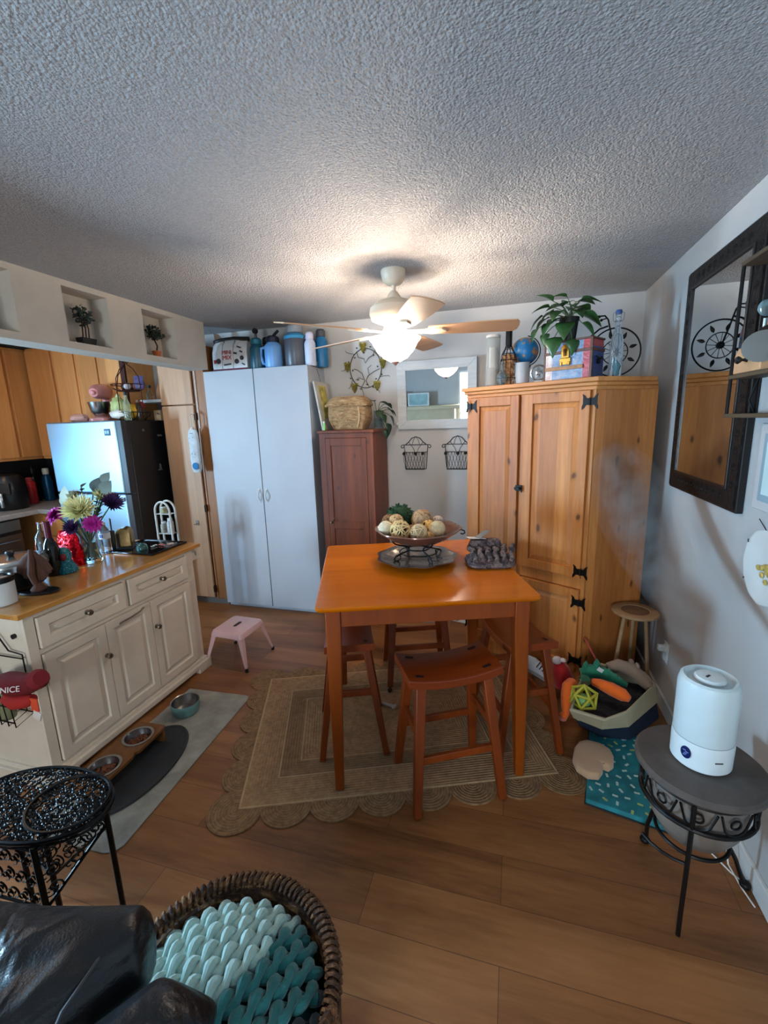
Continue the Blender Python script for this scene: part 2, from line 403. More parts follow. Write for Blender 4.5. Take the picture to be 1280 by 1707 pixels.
e=thing('ceiling_light','flush round kitchen ceiling lamp behind the header','ceiling light',(-3.45,1.75,2.435))
MB().lathe([(0,0),(.16,0),(.165,-.02),(.155,-.03),(0,-.03)],n=40).done('lamp_base',TRIM,e)
MB().lathe([(0,-.03),(.15,-.03),(.13,-.06),(.08,-.08),(0,-.085)],n=40).done('lamp_glass',P('kitchen_lamp_glass',(255,226,190),.4,emit=KITCH_E,ecol=(255,206,150)),e)
e=thing('light_blocker','dark wooden sideboard added out of view left of the kitchen island to shade its end','cabinet',(-3.1,.78,0))  # unseen block added to keep window light off the island's near end
MB().bb(-.42,.42,-.17,.17,.08,1.0).done('body',BROWN,e,bev=.004)
for x0,x1 in ((-.41,-.005),(.005,.41)): MB().bb(x0,x1,.171,.19,.10,.98).done('door',BROWN,e,bev=.003)
for sx in (-1,1):
    for sy in (-1,1): MB().bb(sx*.38-.03,sx*.38+.03,sy*.13-.03,sy*.13+.03,0,.08).done('foot',BROWN,e)
# ================================================================ REAR LIVING ROOM (seen in the mirrors)
MANT=P('mantel_cream',(196,182,150),.6)
e=thing('fireplace','cream fireplace with mantel shelf reflected in the small mirror','fireplace',(-2.05,YR,0))
w=MB(); w.bb(-.75,-.48,0,.3,0,1.28); w.bb(.48,.75,0,.3,0,1.28); w.bb(-.48,.48,0,.3,.95,1.28); w.bb(-.48,.48,0,.1,0,.95); w.done('surround',MANT,e,smooth=False)
MB().bb(-.88,.88,0,.38,1.28,1.36).done('mantel_shelf',MANT,e,bev=.01)
e2=thing('fire_screen','dark arched screen standing in front of the fireplace','fire screen',(-2.05,YR+.42,0))
MB().loft([[(x,y,z) for x,z in [(-.45,0)]+[(.45*math.cos(a),.62+.3*math.sin(a)) for a in [PI-i*PI/12 for i in range(13)]]+[(.45,0)]] for y in (-.01,.01)]).done('screen_panel',P('screen_purple_grey',(60,52,62),.6),e2)
MB().box((-.3,0,.01),(.04,.2,.02)).box((.3,0,.01),(.04,.2,.02)).done('foot',IRON,e2)
e=thing('picture_frame','pale landscape picture on the mantel seen in the mirror','picture',(-2.15,YR+.2,1.36))
MB().box((0,0,.15),(.5,.02,.3)).done('frame',TRIM,e,bev=.004)
MB().box((0,.011,.15),(.44,.004,.24)).done('picture',P('pale_print',(150,180,180),.5,var=.3,vscale=4),e)
e=thing('picture_frame','brown framed picture at the left end of the mantel in the mirror','picture',(-2.62,YR+.2,1.36))
MB().box((0,0,.16),(.34,.02,.32)).done('frame',OAKD,e,bev=.004)
MB().box((0,.011,.16),(.28,.004,.26)).done('picture',P('brown_print',(120,100,84),.5,var=.3,vscale=5),e)
e=thing('sofa','dark blue-grey sofa at the rear of the room, reflected low in the mirror','sofa',(-3.86,YR+.55,0))
SF=P('sofa_bluegrey',(40,52,66),.8)
MB().bb(-.74,.74,-.4,.4,.1,.45).done('seat',SF,e,bev=.05); MB().bb(-.74,.74,-.42,-.2,.4,.9).done('backrest',SF,e,bev=.06)
for s in (-1,1): MB().bb(s*.75,s*.91,-.42,.42,0,.65).done('armrest',SF,e,bev=.05)
# ================================================================ WHITE WARDROBE
e=thing('wardrobe','tall white two-door wardrobe against the back wall','wardrobe',(-2.03,3.29,0))
wb=MB(); wb.bb(-.47,.483,.02,.32,.06,2.075).bb(-.465,.478,.035,.32,0,.06); wb.done('body',WARD,e,bev=.002)
def handle_arc(name,x,z,mat,par,y=-.001,h=.1,d=.028,r=.005):
    pts=[(x,y-d*math.sin(PI*i/10),z-h/2+h*i/10) for i in range(11)]
    return MB().tube(pts,r,8).sph((x,y,z-h/2),(.009,.005,.012),8,6).sph((x,y,z+h/2),(.009,.005,.012),8,6).done(name,mat,par)
for x0,x1,hxx in ((-.47,.001-.005,-.035),(.005-.001,.483,.035)):
    d=MB().bb(x0,x1,0,.019,.035,2.078).done('door',WARD,e,bev=.0015)
    handle_arc('handle',hxx,1.043,TRIM,d)
# ================================================================ BROWN CABINET
e=thing('storage_cabinet','narrow dark reddish-brown wooden cabinet with one door beside the wardrobe','cabinet',(-1.2265,3.215,0))
hw=.2185
b1=MB(); b1.bb(-hw,-hw+.018,0,.37,0,1.55).bb(hw-.018,hw,0,.37,0,1.55).bb(-hw+.018,hw-.018,.35,.37,0,1.55).bb(-hw+.018,hw-.018,.002,.35,.05,.09)
b1.done('body',BROWN,e,bev=.001)
b1=MB(); b1.bb(-hw,-.17,-.012,0,0,1.55).bb(.166,hw,-.012,0,0,1.55).bb(-.17,.166,-.012,0,1.515,1.55).bb(-.17,.166,-.012,0,0,.09)
b1.done('face_frame',BROWN,e,bev=.001)
MB().bb(-hw-.012,hw+.012,-.026,.385,1.55,1.573).done('top_board',BROWN,e,bev=.004)
d=MB(); d.bb(-.168,.164,-.006,.01,.092,1.513); 
d.done('door',BROWN,e,bev=.001)
fr=MB(); 
for a in ((-.168,-.128,.092,1.513),(.124,.164,.092,1.513),(-.128,.124,1.455,1.513),(-.128,.124,.80,.86),(-.128,.124,.092,.16)): fr.bb(a[0],a[1],-.014,-.006,a[2],a[3])
fr.done('door_rails',BROWN,e,bev=.002)
MB().tube([(-.15,-.02,.855),(-.142,-.045,.86),(-.13,-.03,.875),(-.12,-.018,.888)],.0045,8).sph((-.15,-.02,.85),.011,8,6).done('latch',CHROME,e)
# ================================================================ CORNER ARMOIRE
Aw=Vector((.422,2.664));Dw=Vector((-.297,3.077)); Mw=(Aw+Dw)/2; ra=math.atan2((Aw-Dw).y,(Aw-Dw).x)
Ri=Matrix.Rotation(-ra,2)
loc=lambda x,y: tuple(Ri@(Vector((x,y))-Mw))
def ZK(z): return 1.624-(1.624-z)*.888
e=thing('armoire','large knotty pine corner armoire with black iron hinges','armoire',(Mw.x,Mw.y,0),ra)
def poly(off,back=0):
    p=[loc(-.297,3.077),loc(.422,2.664),loc(.775,2.885),loc(.775,3.50),loc(-.02,3.50)]
    return p
hwA=.4146
pl=poly(0)
pb=[(-hwA,.02),(hwA,.02)]+pl[2:]
MB().prism(pb,.0,1.77).done('body',PINE,e,bev=.002)
# cornice in three steps
def grow(d):
    q=[(-hwA-d,-.0-d),(hwA+d*.6,-.0-d)]
    r=pl[2]; q.append((r[0]+0,r[1]-d*1.05)); q.append(pl[3]); q.append(pl[4]); q.append((-hwA-d,.05))
    return q
cb=MB(); cb.prism(grow(.004),1.758,1.780); cb.prism(grow(.016),1.780,1.800); cb.prism(grow(.030),1.800,1.825); cb.done('cornice',PINE_X,e,bev=.004)
ff=MB()
for a in ((-hwA,-.3685,0,1.760),(.391,hwA,0,1.760),(-.027,.0035,.06,1.760),(-.3685,.391,.0,.09),(-.3685,.391,.622,.690)): ff.bb(a[0],a[1],0,.02,a[2],a[3])
ff.done('face_frame',PINE,e,bev=.0015)
def cab_door(x0,x1,z0,z1,par,mat=PINE,st=.062):
    d=MB()
    d.bb(x0,x0+st,-.018,.004,z0,z1).bb(x1-st,x1,-.018,.004,z0,z1).bb(x0+st,x1-st,-.018,.004,z1-st,z1).bb(x0+st,x1-st,-.018,.004,z0,z0+st)
    a0,a1,c0,c1=x0+st,x1-st,z0+st,z1-st
    q=.028
    r=lambda s,y:[(a0+s,y,c0+s),(a1-s,y,c0+s),(a1-s,y,c1-s),(a0+s,y,c1-s)]
    d.loft([r(0,.0),r(0,-.004),r(q,-.012),r(q+.004,-.014)])
    return d.done('door',mat,par,bev=.0015,smooth=False)
ds=[cab_door(-.3665,-.030,.695,1.757,e,st=.055),cab_door(.006,.389,.695,1.757,e,st=.055),cab_door(-.3665,-.030,.095,.618,e,st=.055),cab_door(.006,.389,.095,.618,e,st=.055)]
def iron_hinge(x,z,par,only=0):
    # butterfly plate with horned corners
    P_=[(-.022,.019),(-.030,.034),(-.046,.043),(-.040,.026),(-.041,.012),(-.040,-.012),(-.047,-.03),(-.046,-.046),(-.034,-.035),(-.024,-.02),
        (.024,-.02),(.034,-.035),(.046,-.046),(.047,-.03),(.040,-.012),(.041,.012),(.040,.026),(.046,.043),(.030,.034),(.022,.019)]
    if only: P_=[(max(-.012,p[0]) if only>0 else min(.012,p[0]),p[1]) for p in P_]
    # build as strip of quads to stay clean
    h=MB(); h.loft([[(x+a*.92,yy,z+b*.92) for a,b in P_] for yy in (-.0225,-.0185)])
    h.cyl((x,-.024,z-.02),(x,-.024,z+.02),.005,n=8)
    return h.done('hinge',IRON,par,smooth=False)
for (x,z,i) in ((.392,1.698,1),(.392,.735,1),(.392,.545,3),(.392,.175,3)): iron_hinge(x,z,ds[i])
for (x,z,i) in ((-.369,1.705,0),(-.369,.76,0),(-.369,.545,2),(-.369,.175,2)): iron_hinge(x,z,ds[i])
MB().box((-.012,-.022,1.194),(.045,.006,.035)).cyl((-.012,-.022,1.194),(-.012,-.045,1.194),.007,n=10).box((-.012,-.046,1.194),(.034,.008,.016)).cyl((.012,-.03,1.17),(.012,-.03,1.215),.004,n=8).done('latch',IRON,e,bev=.001)
# ================================================================ PANTRY
e=thing('pantry_cabinet','tall light oak pantry cabinet between refrigerator and white wardrobe','cabinet',(-2.95,3.3,0))
MB().bb(0,.44,.02,.31,.07,2.3).done('body',OAKD,e)
MB().bb(0,.437,.03,.30,0,.07).done('toe_kick',P('toe_kick_grey',(120,112,104),.7),e)
MB().bb(.336,.352,-.002,.02,.06,2.25).bb(.352,.44,.004,.021,.06,2.3).done('face_frame',OAKD,e,bev=.001)
MB().bb(.352,.358,-.006,.006,1.62,2.2).done('edge_strip',TRIM,e)
for z0,z1 in ((.075,1.815),(1.825,2.28)):
    MB().bb(0,.325,-.02,.0,z0,z1).done('door',OAKP,e,bev=.003)
MB().bb(.327,.336,-.003,.02,.07,2.28).done('reveal_strip',DARKGAP,e)
for z in (.16,.92,1.72): MB().bb(.326,.342,-.024,-.001,z-.03,z+.03).cyl((.33,-.026,z-.03),(.33,-.026,z+.03),.004,n=8).done('hinge',P('bronze',(60,40,28),.4,metal=.7),e)
e=thing('wall_hook','small grey metal hook low on the oak pantry door','hook',(-2.72,3.28,.79))
MB().box((0,-.003,0),(.028,.006,.034)).tube([(0,-.006,-.008),(-.005,-.02,-.02),(-.02,-.024,-.014)],.004,8).tube([(0,-.006,-.008),(.01,-.02,-.02),(.02,-.02,-.012)],.004,8).done('hook_plate',STEEL,e,bev=.001)
# plastic bag dispenser
e=thing('bag_dispenser','white printed plastic-bag dispenser with blue flower hanging on the pantry door','bag holder',(-2.61,3.215,0))
MB().tube([(0,.04,1.745),(-.004,.0,1.735),(-.004,0,1.62)],.0035,8).tube([(0,.04,1.745),(.02,0,1.72),(.022,0,1.62)],.003,8).sph((0,.035,1.745),(.012,.012,.012),8,6).done('cord',P('cream_cord',(214,200,180),.8),e)
rings=[]
for t in range(13):
    z=1.25+.36*t/12; rr=(.05,.026) if t not in(0,12) else (.036,.018)
    if t in (1,11): rr=(.047,.024)
    rings.append([(.004+rr[0]*math.cos(a)*(1+.03*math.sin(3*a+t)),rr[1]*math.sin(a),z) for a in [2*PI*i/20 for i in range(20)]])
sl=MB().loft(rings).done('sleeve',P('printed_cotton',(196,202,206),.8,var=.12,vscale=30),e)
MB().lathe([(0,.0),(.03,.0),(.03,.003),(0,.004)],n=24,c=(.014,-.0262,1.305),M=Matrix.Rotation(PI/2,4,'X'),wav=(.06,12)).done('blue_flower_print',P('print_blue',(30,110,160),.7),sl)
MB().box((.004,-.0255,1.58),(.03,.002,.004)).box((.016,-.0262,1.545),(.006,.002,.006)).box((-.02,-.0255,1.54),(.005,.002,.006)).box((-.008,-.0262,1.41),(.004,.002,.012)).box((.02,-.0255,1.405),(.004,.002,.012)).done('small_prints',P('print_grey',(70,80,90),.7),sl)
MB().lathe([(.018,1.6),(.02,1.615),(.012,1.63),(.003,1.632)],n=12).done('gathered_top',P('gathered_top',(220,214,208),.8),sl)
# ================================================================ FRIDGE
e=thing('refrigerator','top-freezer refrigerator with steel doors tinted blue for reflected window light and black side in the kitchen corner','refrigerator',(-3.43,2.9,0))
FD=P('fridge_steel',(160,190,212),.36,metal=.85,var=.02,vscale=2); FB=P('fridge_black',(24,24,26),.35)  # steel base tinted blue, standing in for the window light it reflects
MB().bb(-.395,.40,.075,.68,.03,1.70).done('body',FB,e,bev=.006)
MB().bb(-.39,.395,.062,.075,.05,1.69).done('door_gasket',P('gasket_brown',(70,52,44),.7),e)
d1=MB().bb(-.40,.345,0,.062,1.108,1.705).done('freezer_door',FD,e,bev=.012,seg=3)
d2=MB().bb(-.40,.345,0,.062,.05,1.10).done('lower_door',FD,e,bev=.012,seg=3)
for dd,z0,z1 in ((d1,1.108,1.705),(d2,.05,1.10)): MB().bb(.346,.401,.004,.062,z0,z1).done('door_edge',P('fridge_door_edge',(46,44,48),.35),dd,bev=.004)
MB().bb(.26,.34,-.012,.003,1.045,1.075).done('handle_grip',P('grip_grey',(120,130,140),.3,metal=.7),d2,bev=.004)
MB().bb(.225,.285,-.004,.001,1.585,1.64).done('display_badge',P('badge_navy',(30,60,96),.3),d1,bev=.001)
MB().bb(.235,.252,-.006,-.003,1.60,1.625).bb(.258,.275,-.006,-.003,1.60,1.625).done('badge_marks',P('badge_light',(150,190,210),.4),d1)
for (y,z,sx,lab) in ((.22,1.62,.02,'small round grey magnet high on the black refrigerator side'),(.40,1.57,.05,'faint grey strip magnet on the black refrigerator side'),(.36,1.29,.035,'small silver figure magnet in the middle of the black refrigerator side')):
    g=thing('fridge_magnet',lab,'magnet',(-3.43+.3995,2.9+y,z))
    mm=MB()
    if sx==.02: mm.cyl((0,0,0),(.006,0,0),.012,n=14)
    elif sx==.05: mm.box((.003,0,0),(.006,.05,.016))
    else: mm.sph((.004,0,.02),(.004,.012,.012),8,6).box((.003,0,-.004),(.006,.022,.024)).box((.003,-.004,-.022),(.006,.045,.008))
    mm.done('magnet_body',P('magnet_grey',(96,96,98),.5),g,bev=.001)
# ================================================================ KITCHEN CABINETS
def slab_door(x0,x1,z0,z1,y,par,mat=OAK):
    return MB().bb(x0,x1,y-.018,y,z0,z1).done('door',mat,par,bev=.004,smooth=False)
e=thing('wall_cabinet','orange oak wall cabinet run above the left kitchen counter','cabinet',(-4.5,1.9,0),PI/2)   # local x -> world y, local -y -> world +x
MB().bb(0,1.72,.0,.34,1.375,2.40).done('body',OAK,e,smooth=False)
for x0,x1 in ((.02,.42),(.44,.82),(.84,1.20),(1.23,1.60)): slab_door(x0,x1,1.40,2.38,0,e)
e=thing('wall_cabinet','orange oak wall cabinet above and behind the refrigerator','cabinet',(-4.1,3.3,0))
MB().bb(-.35,.24,0,.31,1.375,2.40).bb(.24,.80,0,.31,1.715,2.40).done('body',OAK,e,smooth=False)
for x0,x1,z0 in ((-.34,-.04,1.40),(-.01,.235,1.40),(.25,.49,1.73),(.505,.75,1.73)): slab_door(x0,x1,z0,2.38,0,e)
MB().bb(.752,.80,-.019,0,1.715,2.40).done('end_stile',DARKGAP,e)
e=thing('wall_shelf','narrow open white shelf in the nook between oak cabinet and pantry','shelf',(-3.13,3.45,0))
MB().bb(-.165,.16,-.1,.16,1.86,1.885).done('shelf_board',TRIM,e,bev=.002)
e=thing('counter_cabinet','oak base cabinet under the pale counter left of the refrigerator','cabinet',(-4.04,3.0,0))
MB().bb(-.80,.19,.02,.6,.0,.885).done('body',OAK,e,smooth=False)
slab_door(-.17,.17,.68,.86,.02,e); slab_door(-.17,.17,.1,.66,.02,e)
e=thing('oven_range','steel-fronted oven range in the left kitchen counter run','oven',(-4.23,2.2,0),PI/2)
MB().bb(-.0,.62,.02,.6,.0,.885).done('body',P('oven_dark',(46,42,42),.4,metal=.4),e,smooth=False)
MB().bb(.01,.61,-.012,.018,.78,.875).done('control_panel',P('oven_panel',(120,118,116),.35,metal=.7),e,bev=.003)
MB().bb(.01,.61,-.012,.018,.12,.75).done('oven_door',P('oven_door_bronze',(96,78,66),.35,metal=.5),e,bev=.003)
MB().tube([(.06,-.012,.70),(.06,-.045,.70),(.56,-.045,.70),(.56,-.012,.70)],.009,8).done('handle',STEEL,e)
e=thing('counter_cabinet','oak base cabinet at the near end of the left kitchen wall','cabinet',(-4.23,.6,0),PI/2)
MB().bb(0,1.58,.02,.6,0,.885).done('body',OAK,e,smooth=False)
for x0,x1 in ((.02,.52),(.54,1.04),(1.06,1.56)): slab_door(x0,x1,.1,.86,.02,e)
CT=P('counter_grey',(176,170,166),.35,var=.1,vscale=60)
o_=MB().prism([(-4.84,.6),(-4.21,.6),(-4.21,2.98),(-3.85,2.98),(-3.85,3.60),(-4.84,3.60)],.888,.93).done('kitchen_worktop',CT,None,bev=.005)
tag(o_,'pale grey L-shaped kitchen worktop with white edge','worktop')
# on the counter
def bottle(name,label,loc,prof,mat,capprof,capmat,rz=0,cat='bottle',group=None):
    e=thing(name,label,cat,loc,rz,group)
    MB().lathe(prof,n=24).done('bottle_body',mat,e)
    MB().lathe(capprof,n=20).done('cap',capmat,e)
    return e
e=thing('air_fryer','black air fryer with silver handle on the kitchen counter','air fryer',(-4.53,2.97,.932),math.radians(40))
MB().lathe([(0,0),(.13,0),(.142,.02),(.148,.14),(.14,.26),(.11,.315),(.06,.33),(0,.332)],n=32).done('housing',P('fryer_black',(26,26,28),.3),e)
MB().lathe([(0,.333),(.05,.332),(.05,.337),(0,.338)]).box((0,-.135,.2),(.12,.04,.1)).done('control_front',P('fryer_gloss',(14,14,16),.15),e,bev=.008)
MB().tube([(0,-.14,.16),(0,-.20,.155),(0,-.21,.13),(0,-.205,.04)],[.016,.016,.018,.014],10).done('handle',STEEL,e)
bottle('drink_bottle','red metal drink bottle on the kitchen counter',(-4.64,3.25,.932),[(0,0),(.048,0),(.05,.01),(.05,.2),(.046,.215),(.03,.225),(0,.226)],P('red_enamel',(214,46,50),.35),[(.028,.225),(.03,.25),(.022,.26),(0,.261)],P('cap_pink',(190,80,90),.5))
bottle('sauce_bottle','dark bottle with black top just behind the red bottle',(-4.745,3.37,.932),[(0,0),(.04,0),(.042,.22),(.03,.26),(.018,.29),(0,.29)],P('dark_glass',(24,18,20),.15),[(.02,.28),(.022,.33),(.01,.36),(0,.362)],BLK)
bottle('drink_bottle','blue-green metal drink bottle with pale cap beside the refrigerator',(-4.63,3.42,.932),[(0,0),(.046,0),(.048,.01),(.048,.2),(.04,.25),(.024,.275),(0,.276)],P('bluegreen_enamel',(20,74,110),.3,metal=.4),[(.026,.272),(.03,.278),(.03,.32),(.026,.335),(0,.336)],P('cap_pale',(196,196,180),.5))
bottle('spice_jar','small speckled jar between the red and the blue-green bottle',(-4.70,3.46,.932),[(0,0),(.026,0),(.026,.15),(.02,.16),(0,.16)],P('speckled_jar',(150,130,120),.4,var=.5,vscale=80),[(.022,.158),(.022,.18),(0,.182)],STEEL)
# ================================================================ ISLAND
e=thing('kitchen_island','white kitchen island with two drawers, three doors and panelled front','kitchen island',(-2.01,1.27,0))
# local: x 0 is front face (+x is front), y 0..1.065 along
IL=1.065; IW=.50
MB().bb(-IW,-.02,0.0,IL,.06,.845).done('body',WHITE,e,bev=.002,smooth=False)
ffb=MB()
for y0,y1,z0,z1 in ((0,.045,.06,.845),(1.0,IL,.06,.845),(.045,1.0,.825,.845),(.045,1.0,.650,.675),(.045,1.0,.06,.10),(.512,.535,.675,.825)): ffb.bb(-.02,0,y0,y1,z0,z1)
ffb.done('face_frame',WHITE,e,bev=.0015,smooth=False)
mb_=MB(); mb_.bb(-IW,.014,-.012,IL+.012,.02,.085); mb_.bb(-IW,.03,-.03,.10,0,.04).bb(-IW,.03,IL-.09,IL+.03,0,.04).bb(-IW,.03,-.03,IL+.03,.035,.066)
mb_.done('base_moulding',WHITE,e,bev=.004,smooth=False)
MB().bb(-IW-.06,.022,-.03,IL+.062,.848,.872).done('butcher_block_top',BUTCH,e,bev=.003,smooth=False)
def raised(y0,y1,z0,z1,name):
    d=MB(); st=.045
    r=lambda s,x:[(x,y0+s,z0+s),(x,y1-s,z0+s),(x,y1-s,z1-s),(x,y0+s,z1-s)]
    d.loft([r(0,-.006),r(0,.014),r(st,.014),r(st+.006,.004),r(st+.022,.006),r(st+.034,.013),r(st+.04,.0135)])
    return d.done(name,WHITE,e,smooth=False,bev=.0008)
def knob(par,y,z):
    MB().lathe([(0,0),(.012,0),(.012,.003),(.005,.006),(.005,.014),(.011,.018),(.015,.024),(.012,.031),(0,.034)],n=16,c=(.014,y,z),M=Matrix.Rotation(PI/2,4,'Y')).done('knob',CHROME,par)
for y0,y1 in ((.05,.508),(.54,.995)):
    d=raised(y0,y1,.678,.822,'drawer'); knob(d,(y0+y1)/2,.752)
dA=raised(.05,.362,.103,.647,'door'); knob(dA,.345,.483)
dB=raised(.366,.660,.103,.647,'door')
MB().tube([(.013,.45,.61),(.03,.45,.622),(.035,.51,.625),(.035,.57,.632),(.03,.60,.64),(.013,.60,.63)],.004,8).done('bar_handle',CHROME,dB)
dC=raised(.664,.995,.103,.647,'door'); knob(dC,.684,.485)
# towel bar bracket on far end
br_=MB(); 
pts=[(0,0),(.075,0)]+[(.075+.04*math.sin(a),-.04+.04*math.cos(a)) for a in [i*PI/10 for i in range(1,11)]]+[(0,-.08)]
br_.loft([[(xx,IL+y,.838+z) for y,z in pts] for xx in (-.045,-.02)]); br_.done('towel_bar_bracket',WHITE,e,bev=.002)
br_=MB(); br_.loft([[(xx,IL+y,.838+z) for y,z in pts] for xx in (-IW+.02,-IW+.045)]); br_.done('towel_bar_bracket',WHITE,e,bev=.002)
MB().cyl((-IW+.04,IL+.075,.80),(-.045,IL+.075,.80),.012,n=12).done('towel_bar',WHITE,e)
MB().bb(-.0205,-.0195,IL+.05,IL+.062,.785,.81).done('bracket_mark',P('mark_green',(110,140,120),.6),e)
MB().cyl((-.063,-.012,.757),(-.063,.0,.757),.011,n=16).done('side_screw_cover',BLK,e)
# ================================================================ ON THE ISLAND (top z .872)
ZI=.873
e=thing('candle_jar','white cylinder jar with black rim at the near end of the island','jar',(-2.20,1.325,ZI))
MB().lathe([(0,0),(.055,0),(.058,.004),(.058,.105),(0,.106)],n=32).done('jar_body',P('jar_white',(196,200,200),.45),e)
MB().lathe([(.059,.104),(.062,.106),(.062,.128),(.05,.13),(.046,.124),(.046,.112),(.059,.104)],n=32).done('rim_band',P('jar_black',(18,18,20),.3),e)
MB().lathe([(0,.112),(.046,.112),(.046,.118),(0,.119)],n=24).done('lid_insert',P('jar_insert',(170,160,146),.5),e)
e=thing('electric_skillet','round black cooker with glass and steel lid behind the white jar','cooker',(-2.37,1.505,ZI))
MB().lathe([(0,0),(.10,0),(.125,.02),(.135,.09),(.14,.10),(0,.10)],n=36).done('pan',P('pan_black',(20,20,22),.3),e)
MB().lathe([(.142,.10),(.148,.108),(.146,.135),(.13,.15),(.10,.155),(0,.158)],n=36).done('lid',P('lid_steel',(180,180,178),.22,metal=.9),e)
MB().lathe([(0,.157),(.012,.158),(.02,.178),(.016,.186),(0,.187)],n=14).done('lid_knob',BLK,e)
for y in (-1,1): MB().tube([(.11,y*.03,.07),(.165,y*.03,.075),(.17,0,.075)] if y>0 else [(.11,-.03,.07),(.165,-.03,.075),(.17,0,.075)],.008,8).done('side_handle',BLK,e)
e=thing('wooden_ornament','brown carved wooden fan-shaped ornament on a black oval base','ornament',(-2.17,1.47,ZI),math.radians(20))
MB().lathe([(0,0),(.085,0),(.095,.006),(.088,.012),(0,.013)],n=30,M=Matrix.Diagonal((1,.55,1,1))).done('base',P('orn_base',(20,17,18),.25),e)
WO=wood('ornament_wood',(58,28,16),(90,52,32),rough=.85,scale=12)
MB().lathe([(0,.012),(.03,.012),(.034,.02),(.02,.035),(.013,.05),(.014,.09),(0,.09)],n=14).done('foot',WO,e)
for k in range(9):
    a=math.radians(180-36+k*9); L=.135+.012*math.cos((k-4)*.7)
    M=Matrix.Translation((0,0.0,.205))@Matrix.Rotation(a,4,'Y')
    fb=MB(); rings=[]
    for t in range(9):
        u=t/8; w=.006+.019*math.sin(PI*u*.85); dd=.007
        rings.append([M@Vector((w*math.cos(q),dd*math.sin(q)+(.004 if k%2 else -.004),L*u)) for q in [2*PI*i/10 for i in range(10)]])
    fb.loft(rings).done('carved_blade',WO,e)
MB().tube([(0,-.012,.05),(-.006,-.018,.1),(.004,-.018,.16),(0,-.006,.215)],[.014,.019,.016,.010],10).done('carved_figure',WO,e)
bottle('wine_bottle','dark wine bottle with maroon foil neck behind the wooden ornament',(-2.35,1.69,ZI),[(0,0),(.036,0),(.038,.006),(.038,.14),(.03,.175),(.0145,.205),(.0145,.22),(0,.22)],P('bottle_dark_green',(16,20,18),.1),[(.0155,.205),(.0155,.285),(.0165,.286),(.0165,.293),(0,.294)],P('foil_maroon',(84,22,40),.35,metal=.4))
e=thing('oil_bottle','clear glass bottle standing left of the dark wine bottle','bottle',(-2.50,1.76,ZI))
MB().lathe([(0,0),(.036,0),(.038,.006),(.038,.15),(.03,.19),(.012,.22),(.012,.26),(.014,.262),(.014,.27),(0,.27)],n=24).done('glass_body',GLASS,e)
# red foil bag
e=thing('foil_bag','crumpled shiny red foil bag behind the flower vase','bag',(-2.44,1.86,ZI))
random.seed(3)
rings=[]
for t in range(14):
    u=t/13; z=.0+.19*u; rx=.085*(1-.25*u**3)+.0; ry=.045*(1-u**2*.93)+.002
    rings.append([(rx*math.cos(a)*(1+random.uniform(-.07,.07)),ry*math.sin(a)*(1+random.uniform(-.3,.3)),z+random.uniform(-.005,.005)+ (.012*math.sin(3*a) if t==13 else 0)) for a in [2*PI*i/22 for i in range(22)]])
MB().loft(rings).done('bag_body',P('red_foil',(205,12,28),.22,metal=.85,bmp=.6,bscale=22,bd=.02),e,ang=25)
# teal glitter figure
e=thing('glitter_figure','small teal glitter figurine with red face patch between ornament and vase','figurine',(-2.33,1.735,ZI))
TG,nt,b,o=newmat('teal_glitter'); vv=coords(nt); q=nt.nodes.new('ShaderNodeTexVoronoi'); q.inputs['Scale'].default_value=260; nt.links.new(vv,q.inputs['Vector'])
nt.links.new(ramp(nt,q.outputs['Color'],[(.55,srgb(8,96,112)),(.8,srgb(20,140,150)),(.95,srgb(190,230,230))]),b.inputs['Base Color']); b.inputs['Metallic'].default_value=.4; b.inputs['Roughness'].default_value=.35; bump(nt,b,q.outputs['Distance'],.6,.004)
MB().lathe([(0,0),(.052,0),(.056,.006),(.052,.03),(.036,.06),(.034,.075),(.036,.10),(.030,.125),(.014,.138),(0,.14)],n=30,wav=(.04,8)).done('robe',TG,e)
MB().sph((.022,-.020,.092),(.016,.016,.022),12,8).done('face_patch',P('patch_red',(120,24,34),.5,var=.5,vscale=90),e)
